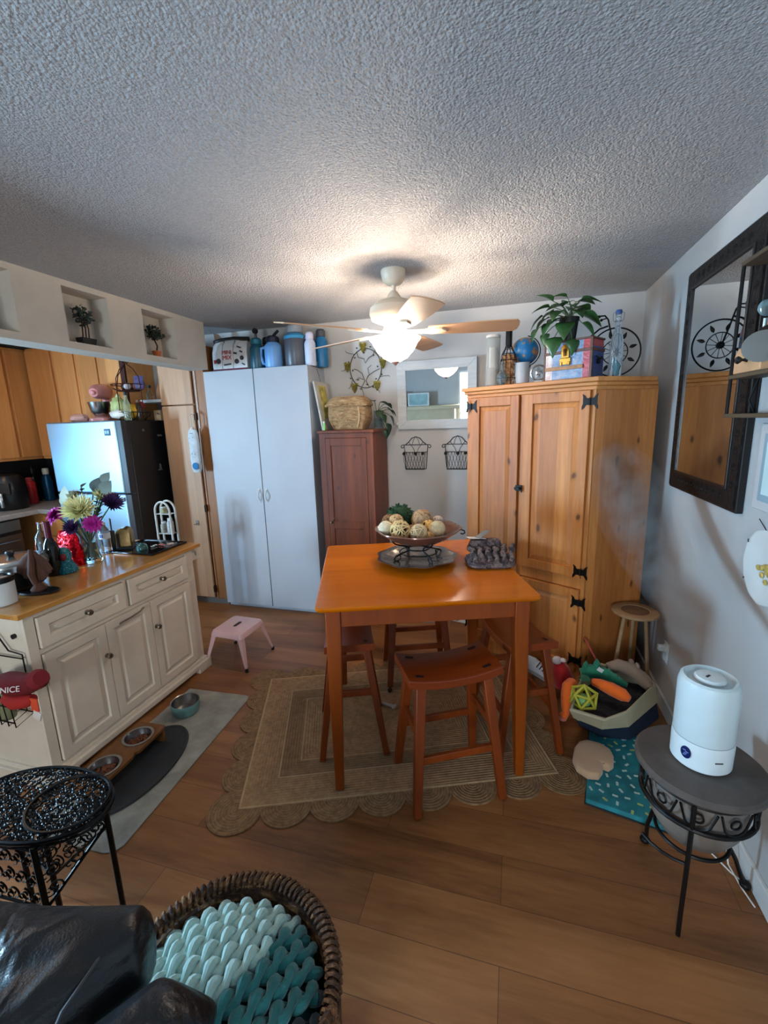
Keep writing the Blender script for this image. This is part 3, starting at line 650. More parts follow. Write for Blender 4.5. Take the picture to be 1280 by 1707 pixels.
# vase + flowers
vx,vy=-2.365,1.925
e=thing('glass_vase','clear flared glass vase holding a mixed bouquet on the island','vase',(vx,vy,ZI))
VG=P('vase_glass',(232,244,240),.04,trans=.96,ior=1.35)
MB().lathe([(0,0),(.040,0),(.043,.006),(.036,.03),(.030,.07),(.032,.12),(.040,.165),(.048,.185),(.046,.186),(.036,.163),(.028,.118),(.026,.07),(.032,.032),(.036,.012),(0,.010)],n=32).done('vase_body',VG,e)
e.scale=(1.3,)*3
MB().lathe([(0,.012),(.034,.012),(.031,.03),(.0255,.07),(.0255,.09),(0,.091)],n=28).done('water',P('vase_water',(214,228,220),.02,trans=1,ior=1.33),e)
def flower(lab,cat,dx,dy,z,kind,col,r=.05,col2=None):
    e=thing('cut_flower',lab,cat,(vx,vy,ZI),0,'cut flowers and foliage in the glass vase'); e.scale=(1.34,)*3; r=r*(1.18 if kind=='mum' else 1.1)
    base=Vector((-dx*.25,-dy*.25,.015)); top=Vector((dx,dy,z))
    pts=[base.lerp(top,t)+Vector((0,0,.02*math.sin(PI*t))) for t in [i/8 for i in range(9)]]
    MB().tube(pts,.0028,6).done('stem',STEM,e)
    d=(pts[-1]-pts[-3]).normalized(); q=Vector((0,0,1)).rotation_difference((d+Vector((.25,-.45,0))).normalized()).to_matrix().to_4x4()
    M0=Matrix.Translation(top)@q; fb=MB()
    if kind=='mum':
        for ring,(n,rr,el) in enumerate(((26,1.0,6),(24,.96,20),(22,.88,34),(18,.74,48),(14,.58,62),(9,.42,76))):
            for k in range(n):
                M=M0@Matrix.Rotation(2*PI*(k+.5*ring)/n,4,'Z')@Matrix.Rotation(math.radians(el+random.uniform(-6,6)),4,'X')
                fb.leaf(M,r*rr*random.uniform(.9,1.08),r*.22,bend=-.25,n=4,fold=.5)
    elif kind=='carn':
        for ring,(n,rr,el) in enumerate(((12,1,8),(12,.9,28),(10,.8,50),(8,.65,70))):
            for k in range(n):
                M=M0@Matrix.Rotation(2*PI*(k+.5*ring)/n+random.uniform(-.1,.1),4,'Z')@Matrix.Rotation(math.radians(el+random.uniform(-10,10)),4,'X')
                fb.leaf(M,r*rr,r*.75,bend=.35,n=4,fold=.35,heart=True)
    elif kind=='leaf':
        M=M0@Matrix.Rotation(math.radians(60),4,'X'); fb.leaf(M,r*1.9,r*1.7,bend=.15,n=6,fold=.08)
    elif kind=='sprig':
        for k in range(9):
            M=Matrix.Translation(base.lerp(top,.62+.045*k))@Matrix.Rotation(k*2.4,4,'Z')@Matrix.Rotation(.6,4,'X'); fb.leaf(M,r,r*.4,bend=.3)
    fb.done('blossom' if kind in('mum','carn') else 'leaf',col,e)
    return e
YEL=P('petal_cream',(232,228,176),.6,var=.1); MAG=P('petal_magenta',(176,28,140),.6,var=.2,vscale=30); PUR=P('petal_purple',(70,40,92),.6,var=.3,vscale=40)
EUC=P('eucalyptus_grey',(96,106,96),.6,var=.15); EUD=P('eucalyptus_dark',(52,64,60),.6)
flower('large cream chrysanthemum in the middle of the bouquet','flower',.035,-.045,.235,'mum',YEL,.062)
flower('cream chrysanthemum at the left back of the bouquet','flower',-.075,.02,.275,'mum',P('petal_offwhite',(206,206,180),.6),.04)
flower('cream chrysanthemum peeking behind the middle of the bouquet','flower',.05,.06,.27,'mum',YEL,.045)
flower('magenta flower hanging at the left edge of the bouquet','flower',-.095,-.055,.215,'carn',MAG,.042)
flower('magenta flower low at the right of the bouquet','flower',.095,-.05,.185,'carn',MAG,.036)
flower('dark purple aster at the right edge of the bouquet','flower',.125,.03,.255,'mum',PUR,.042)
flower('dark purple aster low under the large cream chrysanthemum','flower',.0,-.06,.165,'mum',PUR,.035)
flower('pale round leaf at the far left of the bouquet','foliage',-.09,.0,.265,'leaf',P('euc_pale',(140,146,120),.6),.034)
flower('dark grey-green leaf at the middle back of the bouquet','foliage',.01,.05,.30,'leaf',EUD,.036)
flower('upright grey-green round leaf at the upper right of the bouquet','foliage',.09,.02,.30,'leaf',EUC,.032)
flower('highest round grey leaf standing above the bouquet','foliage',.055,.06,.34,'leaf',EUC,.026)
flower('round pale leaf at the left front of the bouquet','foliage',-.045,-.04,.25,'leaf',P('euc_pale',(140,146,120),.6),.03)
flower('dark feathery sprig rising at the left of the bouquet','foliage',-.03,.03,.33,'sprig',EUD,.04)
flower('dark leafy sprig at the right of the bouquet','foliage',.07,.04,.28,'sprig',EUD,.045)
# water bottle
e=thing('water_bottle','clear plastic water bottle with blue and white label between vase and toaster','bottle',(-2.43,2.085,ZI))
MB().lathe([(0,.004),(.02,0),(.029,.004),(.031,.012),(.029,.03),(.031,.05),(.028,.07),(.031,.085),(.031,.12),(.030,.135),(.024,.155),(.0125,.172),(.0125,.185),(0,.185)],n=26).done('bottle_body',PLASTIC_CLEAR,e)
lb=MB().lathe([(.0318,.095),(.0318,.132),(.0312,.132),(.0312,.095)],n=26).done('label_wrap',P('label_white',(225,228,236),.5),e)
MB().box((.008,-.0315,.115),(.022,.004,.02)).done('label_mark',P('label_blue',(24,60,140),.5),lb)
MB().lathe([(0,.181),(.0142,.181),(.0142,.196),(0,.197)],n=18).done('cap',TRIM,e)
# toaster
e=thing('toaster','bronze-steel round-topped toaster on the black tray','toaster',(-2.385,2.19,ZI+.006),math.radians(30))
prof=[(-.045,0),(.045,0),(.045,.085)]+[(.045*math.cos(a),.085+.04*math.sin(a)) for a in [i*PI/10 for i in range(1,10)]]+[(-.045,.085)]
MB().loft([[(x,y,z+.012) for x,z in prof] for y in (-.04,.04)]).done('body',P('toaster_bronze',(150,126,86),.25,metal=.95),e,bev=.006)
MB().box((0,0,.006),(.096,.09,.014)).done('base',BLK,e,bev=.003)
MB().box((-.028,-.044,.06),(.014,.010,.09)).done('lever_slot',BLK,e,bev=.002)
e=thing('utensil_holder','dark cup with two upright sticks beside the toaster','utensil holder',(-2.465,2.165,ZI))
MB().lathe([(0,0),(.018,0),(.02,.12),(.017,.12),(.015,.01),(0,.01)],n=18).done('cup',P('cup_dark',(34,32,36),.4),e)
for k,(dx,z) in enumerate(((.004,.205),(.011,.20))): MB().cyl((dx*.5,.0,.012),(dx,0,z),.0026,n=6).done('stick',P('stick_brown',(70,50,44),.5),e)
e=thing('serving_tray','black rectangular glass tray at the far end of the island','tray',(-2.26,2.235,ZI))
MB().box((0,0,.003),(.36,.30,.006)).done('tray_plate',P('tray_black',(10,10,12),.08),e,bev=.002)
MB().bb(-.18,.18,-.15,-.142,.006,.010).bb(-.18,.18,.142,.15,.006,.010).bb(-.18,-.172,-.142,.142,.006,.010).bb(.172,.18,-.142,.142,.006,.010).done('tray_rim',P('tray_rim',(24,24,26),.2),e)
e=thing('glass_dome','small greenish glass dome on the black tray','glass dome',(-2.25,2.18,ZI+.0065))
MB().lathe([(.034,0),(.034,.012),(.028,.028),(.014,.038),(0,.04),(0,.037),(.012,.035),(.025,.026),(.031,.012),(.031,0)],n=24).done('dome_body',P('green_glass',(120,170,165),.05,trans=.85,ior=1.4),e)
for i,(dx,dy,c,lab) in enumerate(((-2.18,2.27,(214,120,110),'small pinkish wrapped sweet on the black tray, left of its twin'),(-2.14,2.30,(226,180,170),'small pale pink wrapped sweet on the black tray near the far corner'),(-2.215,2.24,(220,224,226),'tiny white wrapped sweet on the black tray next to the dome'))):
    e=thing('wrapped_sweet',lab,'sweet',(dx,dy,ZI+.007),i*.8,'sweets on the black tray')
    MB().sph((0,0,.006),(.011,.008,.006),10,6).loft([[(.009,-.002,.006),(.009,.002,.006),(.009,.002,.008),(.009,-.002,.008)],[(.02,-.008,.003),(.02,.008,.003),(.02,.008,.010),(.02,-.008,.010)]]).loft([[(-.009,-.002,.006),(-.009,.002,.006),(-.009,.002,.008),(-.009,-.002,.008)],[(-.02,-.008,.003),(-.02,.008,.003),(-.02,.008,.010),(-.02,-.008,.010)]]).done('sweet_body',P('sweet%d'%i,c,.3),e)
# white rack by fridge
e=thing('wire_rack','white arched wire rack with small jars beside the black refrigerator side','rack',(-2.66,2.85,0))
RW_=P('rack_white',(214,210,200),.45)
for y in (-.03,.03):
    MB().tube([(-.07,y,0),(-.07,y,.98)]+[( .07*-math.cos(a),y,.98+.08*math.sin(a)) for a in [i*PI/10 for i in range(1,10)]]+[(.07,y,.98),(.07,y,0)],.008,8).done('arch_frame',RW_,e)
for z in (.25,.55,.80,.96):
    sh=MB()
    for k in range(4): sh.cyl((-.07,-.03+.02*k,z),(.07,-.03+.02*k,z),.0025,n=5)
    sh.done('wire_shelf',RW_,e)
for (dx,z,h,c,lab) in ((-.03,.805,.09,(150,140,126),'small beige jar on the white rack shelf'),(.035,.805,.12,(176,170,166),'pale jar right of the beige jar on the white rack'),(-.01,.965,.05,(170,160,120),'tiny yellowish bell jar at the top of the white rack')):
    bottle('spice_jar',lab,(-2.66+dx,2.85,z),[(0,0),(.026,0),(.026,h*.7),(.018,h*.85),(0,h*.86)],P('jar_'+str(c[0]),c,.4,var=.3,vscale=50),[(.018,h*.85),(.018,h),(0,h)],TRIM,cat='jar')
# ---------- wire basket hanging on island end
e=thing('wall_basket','black wire basket hanging on the near end panel of the island','wire basket',(-2.17,1.255,0))
w=MB(); x0,x1=-.16,.14
for z,dy in ((.66,0),(.56,.0),(.56,-.09),(.40,-.08),(.40,0)):
    w.tube([(x0,-dy*0+0 if dy==0 else dy,z),(x1,dy,z)],.003,6)
for k in range(8):
    x=x0+(x1-x0)*k/7; w.tube([(x,0,.66 if k in(0,7) else .56),(x,0,.40),(x,-.08,.38),(x,-.09,.56)],.0028,6)
for z in (.48,): w.tube([(x0,0,z),(x0,-.085,z),(x1,-.085,z),(x1,0,z)],.0025,6)
w.tube([(x0,0,.66),(x0+.06,0,.70),(x0+.12,0,.76),(x0+.17,0,.76),(x0+.22,0,.69),(x1,0,.68),(x1,0,.60)],.0035,6)
w.tube([(x0,0,.56),(x0,-.09,.56),(x1,-.09,.56),(x1,0,.56)],.003,6)
w.done('basket_wire',IRON,e)
for k,(dx,c,lab) in enumerate(((-.10,(66,76,50),'olive glass bottle at the left in the island wire basket'),(-.03,(70,92,90),'grey-green glass bottle in the middle of the island wire basket'),(.05,(150,150,112),'pale glass bottle at the right of the island wire basket'))):
    g=thing('glass_bottle',lab,'bottle',(-2.17+dx,1.208,.392),0,'bottles in the island wire basket')
    MB().lathe([(0,0),(.030,0),(.032,.006),(.032,.12),(.02,.15),(.012,.17),(.012,.2),(0,.2)],n=20).done('glass_body',P('bott%d'%k,c,.12,trans=.35),g)
e=thing('stuffed_mitt','dark red knitted mitt with white Nice lettering lying in the wire basket','mitt',(-1.895,1.175,.575)); e.scale=(1.15,)*3
RED=P('knit_red',(104,12,20),.85,bmp=.5,bscale=140,bd=.004)
MB().tube([(-.17,.02,.0),(-.12,.01,.01),(-.06,0,.02),(0,0,.03),(.04,-.002,.05),(.065,-.004,.062)],[.032,.042,.042,.036,.034,.028],14).done('mitt_body',RED,e)
MB().tube([(.045,-.004,.05),(.06,-.006,.062),(.078,-.008,.07)],[.03,.036,.026],14).done('cuff',P('knit_red_bright',(120,20,28),.85,bmp=.5,bscale=140,bd=.004),e)
MB().tube([(-.10,-.02,-.03),(-.05,-.025,-.035),(.0,-.02,-.025),(.03,-.015,-.015)],[.02,.026,.024,.016],12).done('thumb',P('knit_red_orange',(160,30,24),.85),e)
text('nice_lettering','NICE',.028,P('lettering_white',(225,210,205),.6),e,(-.018,-.052,.036),(math.radians(72),0,math.radians(26)),.001)
MB().box((.045,-.025,-.03),(.034,.006,.05)).done('hanging_tag',P('tag_orange',(208,70,36),.6),e,bev=.002)
MB().box((.049,-.026,-.071),(.036,.006,.034),M=Matrix.Rotation(.4,4,'Y')).done('tag_end',P('tag_white',(214,200,190),.6),e,bev=.002)
# ================================================================ PINK STOOL
e=thing('step_stool','low pale pink metal stool with a slot in its seat','stool',(-1.842,2.505,0),math.radians(-3))
PK=P('pink_enamel',(232,190,190),.32,coat=.3)
s=MB(); 
def rr(hw,hd,r,z,n=4):
    out=[]
    for cx_,cy_,a0 in ((hw-r,hd-r,0),(-hw+r,hd-r,PI/2),(-hw+r,-hd+r,PI),(hw-r,-hd+r,1.5*PI)):
        for i in range(n+1): a=a0+PI/2*i/n; out.append((cx_+r*math.cos(a),cy_+r*math.sin(a),z))
    return out
s.loft([rr(.133,.14,.03,.215),rr(.130,.137,.03,.232),rr(.122,.129,.03,.248),rr(.108,.115,.025,.254)]); s.done('seat',PK,e)
# slot: dark inset with rim
MB().loft([rr(.013,.04,.0125,.2535),rr(.013,.04,.0125,.2548)]).done('hand_slot',P('slot_dark',(70,40,40),.8),e)
for sx in (-1,1):
    for sy in (-1,1):
        T=Vector((sx*.112,sy*.118,.235)); B=Vector((sx*.165,sy*.158,.012)); l=MB()
        rg=[]
        for t in range(7):
            u=t/6; c=T.lerp(B,u); w=.036*(1-u)+.013*u
            q=[c+Vector((sx*.006,sy*.006,0)),c+Vector((sx*.006-sx*w,sy*.006,0)),c+Vector((sx*.003-sx*w,sy*.003,0)),c+Vector((0,0,0)),c+Vector((sx*.003,sy*.003-sy*w,0)),c+Vector((sx*.006,sy*.006-sy*w,0))]
            rg.append(q)
        l.loft(rg); lo=l.done('leg',PK,e,smooth=False)
        MB().cyl(B+Vector((0,0,-.012)),B+Vector((0,0,.012)),.012,.01,n=12).done('rubber_foot',BLK,lo)
# ================================================================ FLOOR MAT, PET THINGS
MG,nt,b,o=newmat('grey_mat'); v=coords(nt); n_=noise(nt,v,7,5,.65)
nt.links.new(ramp(nt,n_,[(.3,srgb(132,128,118)),(.55,srgb(160,157,146)),(.75,srgb(180,176,166))]),b.inputs['Base Color']); b.inputs['Roughness'].default_value=.75
mk=MB(); M2=[(-1.93,2.10),(-1.50,2.10),(-1.445,1.10),(-1.55,1.085),(-1.93,1.085)]
o_=mk.prism([(-1.93,1.05),(-1.50,1.06),(-1.462,1.075),(-1.448,1.11),(-1.502,2.07),(-1.515,2.095),(-1.54,2.10),(-1.93,2.08)],.0005,.006).done('floor_mat',MG,None,bev=.002)
tag(o_,'long pale grey marbled floor mat in front of the island','floor mat')
o_=MB().lathe([(0,0),(.295,0),(.300,.003),(.296,.011),(.285,.012),(.275,.006),(0,.006)],n=64,M=Matrix.Rotation(math.radians(4),4,'Z')@Matrix.Diagonal((.56,1,1,1))).done('feeding_mat',P('mat_black',(44,46,48),.55,var=.2,vscale=12),None)
o_.location=(-1.715,1.46,.0065); tag(o_,'black oval feeding mat under the wooden pet feeder','mat')
e=thing('pet_feeder','low wooden raised feeder with two sunken food bowls','pet feeder',(-1.79,1.445,.013),math.radians(2))
FW=wood('feeder_wood',(104,62,24),(136,86,40),axis=1,rough=.45)
BH=[-.105,.10]
tp=MB(); 
# top with two holes: ring strips
def holed(mb,z,x0,x1,yc,y0,y1,r,n=32):
    outer=[];inner=[]
    for i in range(n):
        a=2*PI*i/n; ca,sa=math.cos(a),math.sin(a)
        k=min((x1 if ca>0 else -x0)/abs(ca) if abs(ca)>1e-6 else 9,((y1-yc) if sa>0 else (yc-y0))/abs(sa) if abs(sa)>1e-6 else 9)
        outer.append((k*ca,yc+k*sa,z)); inner.append((r*ca,yc+r*sa,z))
    return outer,inner
for yc,y0,y1 in ((BH[0],-.205,0),(BH[1],0,.205)):
    oa,ia=holed(tp,.082,-.082,.082,yc,y0,y1,.068); ob,ib=holed(tp,.068,-.082,.082,yc,y0,y1,.068)
    tp.loft([ob,oa,ia,ib],cap=False)
tp.done('top_board',FW,e)
for y in (-.19,.19): MB().box((0,y,.034),(.15,.016,.068)).done('end_panel',FW,e,bev=.002)
for yc,lab in ((BH[0],0),(BH[1],1)):
    bw=MB().lathe([(0,.03),(.05,.032),(.064,.06),(.067,.083),(.074,.083),(.074,.087),(.062,.087),(.058,.06),(.046,.038),(0,.036)],n=32,c=(0,yc,0)).done('food_bowl',STEEL,e)
    kb=MB(); random.seed(lab)
    for k in range(110):
        a=random.uniform(0,2*PI); r=.052*math.sqrt(random.random()); kb.sph((r*math.cos(a),yc+r*math.sin(a),.052+.012*(1-r/.052)+random.uniform(-.003,.003)),(.006,.006,.004),6,4)
    kk=kb.done('kibble',P('kibble_brown',(126,70,40),.8,var=.4,vscale=60),bw); kk['kind']='stuff'
e=thing('water_bowl','round teal-grey steel water bowl on the far end of the grey mat','pet bowl',(-1.79,1.88,.0065))
MB().lathe([(0,0),(.062,0),(.07,.006),(.078,.04),(.080,.066),(.078,.070),(.0765,.068)],n=40).done('outer_shell',P('bowl_teal',(112,150,146),.4),e)
MB().lathe([(.078,.070),(.0745,.067),(.071,.04),(.060,.012),(0,.009)],n=40).done('steel_liner',P('liner_steel',(165,160,154),.28,metal=1),e)
o_=None
# ================================================================ RUG
rang=math.atan2(.376,.927)
RM,nt,b,o=newmat('jute_rug')
v=coords(nt); sp=nt.nodes.new('ShaderNodeSeparateXYZ'); nt.links.new(v,sp.inputs[0])
HWX,HWY=.725,.50
ax=math_(nt,'SUBTRACT',math_(nt,'ABSOLUTE',sp.outputs[0]),HWX-HWY); ay=math_(nt,'ABSOLUTE',sp.outputs[1])
dd=math_(nt,'MAXIMUM',ax,ay)   # distance field, concentric rectangles, HWY at the edge
rings_=math_(nt,'SINE',math_(nt,'MULTIPLY',dd,2*PI/.014))
nz=noise(nt,v,40,4,.7); nz2=noise(nt,v,5,3)
basec=ramp(nt,math_(nt,'ADD',math_(nt,'MULTIPLY',nz,.7),math_(nt,'MULTIPLY',nz2,.3)),[(.3,srgb(128,96,64)),(.6,srgb(172,136,98)),(.8,srgb(194,160,120))])
def band(at_,wd): return math_(nt,'LESS_THAN',math_(nt,'ABSOLUTE',math_(nt,'SUBTRACT',dd,at_)),wd)
lines=math_(nt,'MAXIMUM',band(.493,.004),math_(nt,'MAXIMUM',band(.345,.0035),band(.25,.003)))
darkb=math_(nt,'MULTIPLY',math_(nt,'GREATER_THAN',dd,.25),math_(nt,'LESS_THAN',dd,.345))
col=mixc(nt,math_(nt,'MULTIPLY',darkb,.45),basec,srgb(104,80,54))
col=mixc(nt,math_(nt,'MULTIPLY',lines,.5),col,srgb(206,178,136))
nt.links.new(col,b.inputs['Base Color']); b.inputs['Roughness'].default_value=.95
bump(nt,b,math_(nt,'ADD',rings_,math_(nt,'MULTIPLY',nz,1.6)),.4,.003)
SM,nt,b,o=newmat('jute_scallop')
v=coords(nt)
# ring pattern around each scallop centre through UV
uv=nt.nodes.new('ShaderNodeUVMap'); ln=nt.nodes.new('ShaderNodeVectorMath'); ln.operation='LENGTH'; nt.links.new(uv.outputs[0],ln.inputs[0])
wv=math_(nt,'SINE',math_(nt,'MULTIPLY',ln.outputs['Value'],2*PI/.013)); nz=noise(nt,v,45,4,.7)
nt.links.new(ramp(nt,math_(nt,'ADD',math_(nt,'MULTIPLY',nz,.8),math_(nt,'MULTIPLY',wv,.06)),[(.25,srgb(112,82,52)),(.55,srgb(158,122,84)),(.8,srgb(180,146,106))]),b.inputs['Base Color']); b.inputs['Roughness'].default_value=.95
bump(nt,b,math_(nt,'ADD',wv,math_(nt,'MULTIPLY',nz,1.5)),.35,.003)
cr=Vector((-1.10,1.362))+Vector((.928*HWX-.374*HWY,.374*HWX+.928*HWY))
e=thing('area_rug','woven jute rug with scalloped border lying under the dining table','rug',(cr.x,cr.y,.0005),rang)
MB().bb(-HWX,HWX,-HWY,HWY,0,.009).done('rug_field',RM,e,bev=.003)
sc=MB(); uvs=[]
def scallop(cx_,cy_,r):
    n=28; ring0=[sc.bm.verts.new((cx_+r*math.cos(2*PI*i/n),cy_+r*math.sin(2*PI*i/n),0)) for i in range(n)]
    ring1=[sc.bm.verts.new((cx_+r*math.cos(2*PI*i/n),cy_+r*math.sin(2*PI*i/n),.0055)) for i in range(n)]
    c=sc.bm.verts.new((cx_,cy_,.0062)); L=sc.bm.loops.layers.uv.verify()
    for i in range(n):
        f1=sc.bm.faces.new([ring0[i],ring0[(i+1)%n],ring1[(i+1)%n],ring1[i]]); f2=sc.bm.faces.new([ring1[i],ring1[(i+1)%n],c])
        for f_ in (f1,f2):
            for lp in f_.loops: lp[L].uv=(lp.vert.co.x-cx_,lp.vert.co.y-cy_)
nx=8; sx_=2*HWX/(nx-1)*.955
for k in range(nx):
    x=-HWX+.0+ (2*HWX)*k/(nx-1)
    for s_ in (-1,1): scallop(x+(-.01 if k==0 else .01 if k==nx-1 else 0),s_*(HWY-.0),.112 if k not in(0,nx-1) else .118)
ny=6
for k in range(1,ny-1+0):
    y=-HWY+2*HWY*k/(ny-1)
    for s_ in (-1,1): scallop(s_*HWX,y,.112)
sc.done('scalloped_border',SM,e)
# ================================================================ TABLE
ta=math.radians(19.8); FLc=Vector((-.745,1.508)); TS=.935
tcx=FLc+Vector((math.cos(ta)*TS/2-math.sin(ta)*TS/2,math.sin(ta)*TS/2+math.cos(ta)*TS/2))
tloc=Vector((tcx.x,tcx.y,0))
e=thing('dining_table','square counter-height dining table with glossy orange wooden top','table',tloc,ta)
hT=TS/2
MB().loft([rr(hT-.012,hT-.012,.015,.876),rr(hT-.003,hT-.003,.018,.884),rr(hT,hT,.02,.890),rr(hT,hT,.02,.896),rr(hT-.004,hT-.004,.018,.900)]).done('tabletop',TABLE,e)
for a in range(4):
    M=Matrix.Rotation(a*PI/2,4,'Z')
    MB().box(M@Vector((0,-hT+.062,.834)),(TS-.16,.022,.084),M=M.to_3x3().to_4x4()).done('apron',TLEG if a%2==0 else wood('table_leg_wood2',(120,48,2),(150,68,4),rough=.4),e,bev=.002)
for sx in (-1,1):
    for sy in (-1,1):
        c=hT-.068; l=MB()
        q=lambda z,w,ins=0:[(sx*c+dx*w/2-sx*ins,sy*c+dy*w/2-sy*ins,z) for dx,dy in ((-1,-1),(1,-1),(1,1),(-1,1))]
        l.loft([q(.0105,.038,-.012),q(.45,.054,-.006),q(.76,.062,0),q(.8755,.062,0)]); l.done('leg',TLEG,e,bev=.004)
# ================================================================ SADDLE STOOLS
def stool(x,y,rz,label,z0=.0):
    e=thing('saddle_stool',label,'stool',(x,y,z0),rz,'saddle stools around the dining table')
    s=MB(); SL,SW=.205,.118
    n=12; top=[];bot=[]
    rings=[]
    for i in range(n+1):
        u=-1+2*i/n; X=u*SL; zt=.577+.026*abs(u)**2.2
        rings.append([(X,-SW,zt-.036),(X,-SW,zt-.004),(X,-SW+.006,zt),(X,SW-.006,zt),(X,SW,zt-.004),(X,SW,zt-.036)])
    s.loft(rings); so=s.done('seat',STOOLW,e,bev=.002,ang=50)
    sl=MB()
    for sx in (-1,1):
        for sy in (-1,1): sl.box((sx*.148,sy*.078,.5885),(.036,.016,.006),M=Matrix.Rotation(-sx*.26,4,'Y'))
    sl.done('tenon_marks',P('tenon_dark',(40,14,8),.6),so)
    for sx in (-1,1):
        for sy in (-1,1):
            T=Vector((sx*.145,sy*.078,.566)); B=Vector((sx*.193,sy*.158,0.0)); l=MB(); rg=[]
            for u,w,d in ((0,.044,.036),(1,.034,.030)):
                c=T.lerp(B,u); rg.append([c+Vector((dx*w/2,dy*d/2,0)) for dx,dy in ((-1,-1),(1,-1),(1,1),(-1,1))])
            l.loft(rg[::-1]); l.done('leg',STOOLL,e,bev=.004)
    for sy,z in ((-1,.235),(1,.235)):
        u=1-z/.566; yy=sy*(.078+(.158-.078)*u); xx=.145+.048*u
        MB().box((0,yy,z),(2*xx-.03,.018,.032)).done('stretcher',STOOLL,e,bev=.002)
    for sx,z in ((-1,.33),(1,.33)):
        u=1-z/.566; yy=.078+.08*u; xx=sx*(.145+.048*u)
        MB().box((xx,0,z),(.018,2*yy-.03,.032)).done('stretcher',STOOLL,e,bev=.002)
    return e
ZR=.0100
s1=stool(-.25,1.747,math.radians(29),'saddle stool at the near side of the table, its whole seat in view',ZR)
dup(s1,(-.783,1.955,ZR),math.radians(112),'saddle stool at the left side of the table, under its left edge')
dup(s1,(.033,2.15,ZR),math.radians(115),'saddle stool at the right side of the table, in front of the armoire')
dup(s1,(-.573,2.605,ZR),math.radians(21),'farthest saddle stool, behind the table toward the back wall')
# ================================================================ ON THE TABLE (z .900)
ZT=.9005
px,py=-.475,2.20
e=thing('serving_plate','large bronze-grey scalloped plate under the footed bowl','plate',(px,py,ZT),.3)
GLZ=P('glaze_bronze',(120,104,96),.18,metal=.35,var=.35,vscale=9,coat=.4)
MB().lathe([(0,0),(.10,0),(.115,.004),(.17,.018),(.205,.026),(.208,.03),(.20,.031),(.165,.023),(.11,.008),(0,.005)],n=72,wav=(.035,9)).done('plate_body',GLZ,e)
e=thing('footed_bowl','wide brown glazed bowl on a black scrolled iron stand holding decorative balls','bowl',(px+.005,py+.03,ZT+.006),.2)
BG=P('glaze_brown',(128,84,66),.25,metal=.2,var=.3,vscale=10,coat=.4)
MB().lathe([(0,.078),(.06,.08),(.11,.094),(.16,.118),(.20,.146),(.225,.162),(.224,.168),(.214,.166),(.195,.152),(.155,.126),(.105,.102),(.055,.088),(0,.086)],n=72,wav=(.02,8)).done('bowl_body',BG,e)
st=MB()
for k in range(4):
    M=Matrix.Rotation(k*PI/2+.5,4,'Z')
    pts=spiral((.125,0,.02),.02,-PI/2+PI,-1.6*PI,14,'xz')[::-1]+[(.09,0,.03),(.05,0,.045),(.055,0,.06),(.09,0,.076)]+spiral((.118,0,.083),.016,PI+.4,-1.3*PI,10,'xz')
    pts=[(.145,0,.012),(.128,0,.002),(.108,0,.010),(.106,0,.026),(.118,0,.032),(.126,0,.024)]
    st.tube([M@Vector(p) for p in pts],.0035,6)
    pts=[(.145,0,.012),(.13,0,.03),(.095,0,.04),(.062,0,.048),(.055,0,.06),(.066,0,.072),(.10,0,.082),(.135,0,.094),(.15,0,.108),(.145,0,.122)]
    st.tube([M@Vector(p) for p in pts],.0042,6)
st.tube([(.058*math.cos(a),.058*math.sin(a),.055) for a in [2*PI*i/24 for i in range(24)]],.0035,6,closed=True)
st.tube([(.10*math.cos(a),.10*math.sin(a),.036) for a in [2*PI*i/24 for i in range(24)]],.003,6,closed=True)
st.done('iron_stand',IRON,e)
MB().tube([(.222,-.02,.158),(.24,-.015,.15),(.245,0,.135),(.235,.01,.126),(.222,.01,.13)],.0035,6).done('rim_ring',IRON,e)
def dball(lab,dx,dy,dz,r,kind,c1,c2=None,seed=0):
    e=thing('decorative_ball',lab,'decorative ball',(px+dx,py+.03+dy,ZT+dz),seed,'decorative balls in the footed bowl')
    random.seed(seed+40)
    if kind=='solid':
        MB().sph((0,0,0),r,24,16).done('ball_body',P('ball%s'%str(c1),c1,.9,var=.2,vscale=60,bmp=.7,bscale=130,bd=.006),e)
    else:
        core=r*(.86 if kind=='wrap' else .45)
        MB().sph((0,0,0),core,20,12).done('ball_core',P('core%s'%str(c1),tuple(int(x*(.82 if kind=='wrap' else .4)) for x in c1),.9,var=.2,vscale=40),e)
        wv=MB()
        for k in range(26 if kind=='wrap' else 20):
            M=Euler((random.uniform(0,PI),random.uniform(0,PI),0)).to_matrix().to_4x4(); off=random.uniform(-.45,.45)*r; q=math.sqrt(r*r-off*off)*.98
            wv.tube([M@Vector((q*math.cos(a),q*math.sin(a),off)) for a in [2*PI*i/20 for i in range(20)]],.0022 if kind=='wrap' else .003,5,closed=True)
        wv.done('woven_strands',P('strand%s'%str(c2 or c1),c2 or c1,.8,var=.15,vscale=40),e)
CR=(220,196,158); TN=(206,168,116)
dball('cream solid ball at the left rim of the bowl',-.150,-.075,.180,.040,'solid',(224,208,176),seed=1)
dball('openwork rattan ball at the front left of the bowl',-.068,-.095,.178,.052,'open',(226,196,140),seed=2)
dball('cream string-wrapped ball at the front centre of the bowl',.028,-.095,.170,.044,'wrap',(222,194,150),seed=3)
dball('plain beige ball at the right side of the bowl',.115,-.045,.180,.042,'solid',(208,186,146),seed=4)
dball('tan ball with dotted pattern on the upper left pile',-.110,-.01,.205,.038,'wrap',(214,176,128),seed=5)
dball('brown twig ball at the back left of the bowl',-.155,.015,.195,.040,'wrap',(160,120,80),(150,110,72),seed=6)
dball('large cream ball with brown cracks on top at the centre back',.022,.035,.205,.058,'wrap',(228,206,170),(190,150,110),seed=7)
dball('golden openwork rattan ball right of centre',.065,-.015,.178,.040,'open',(226,180,104),seed=8)
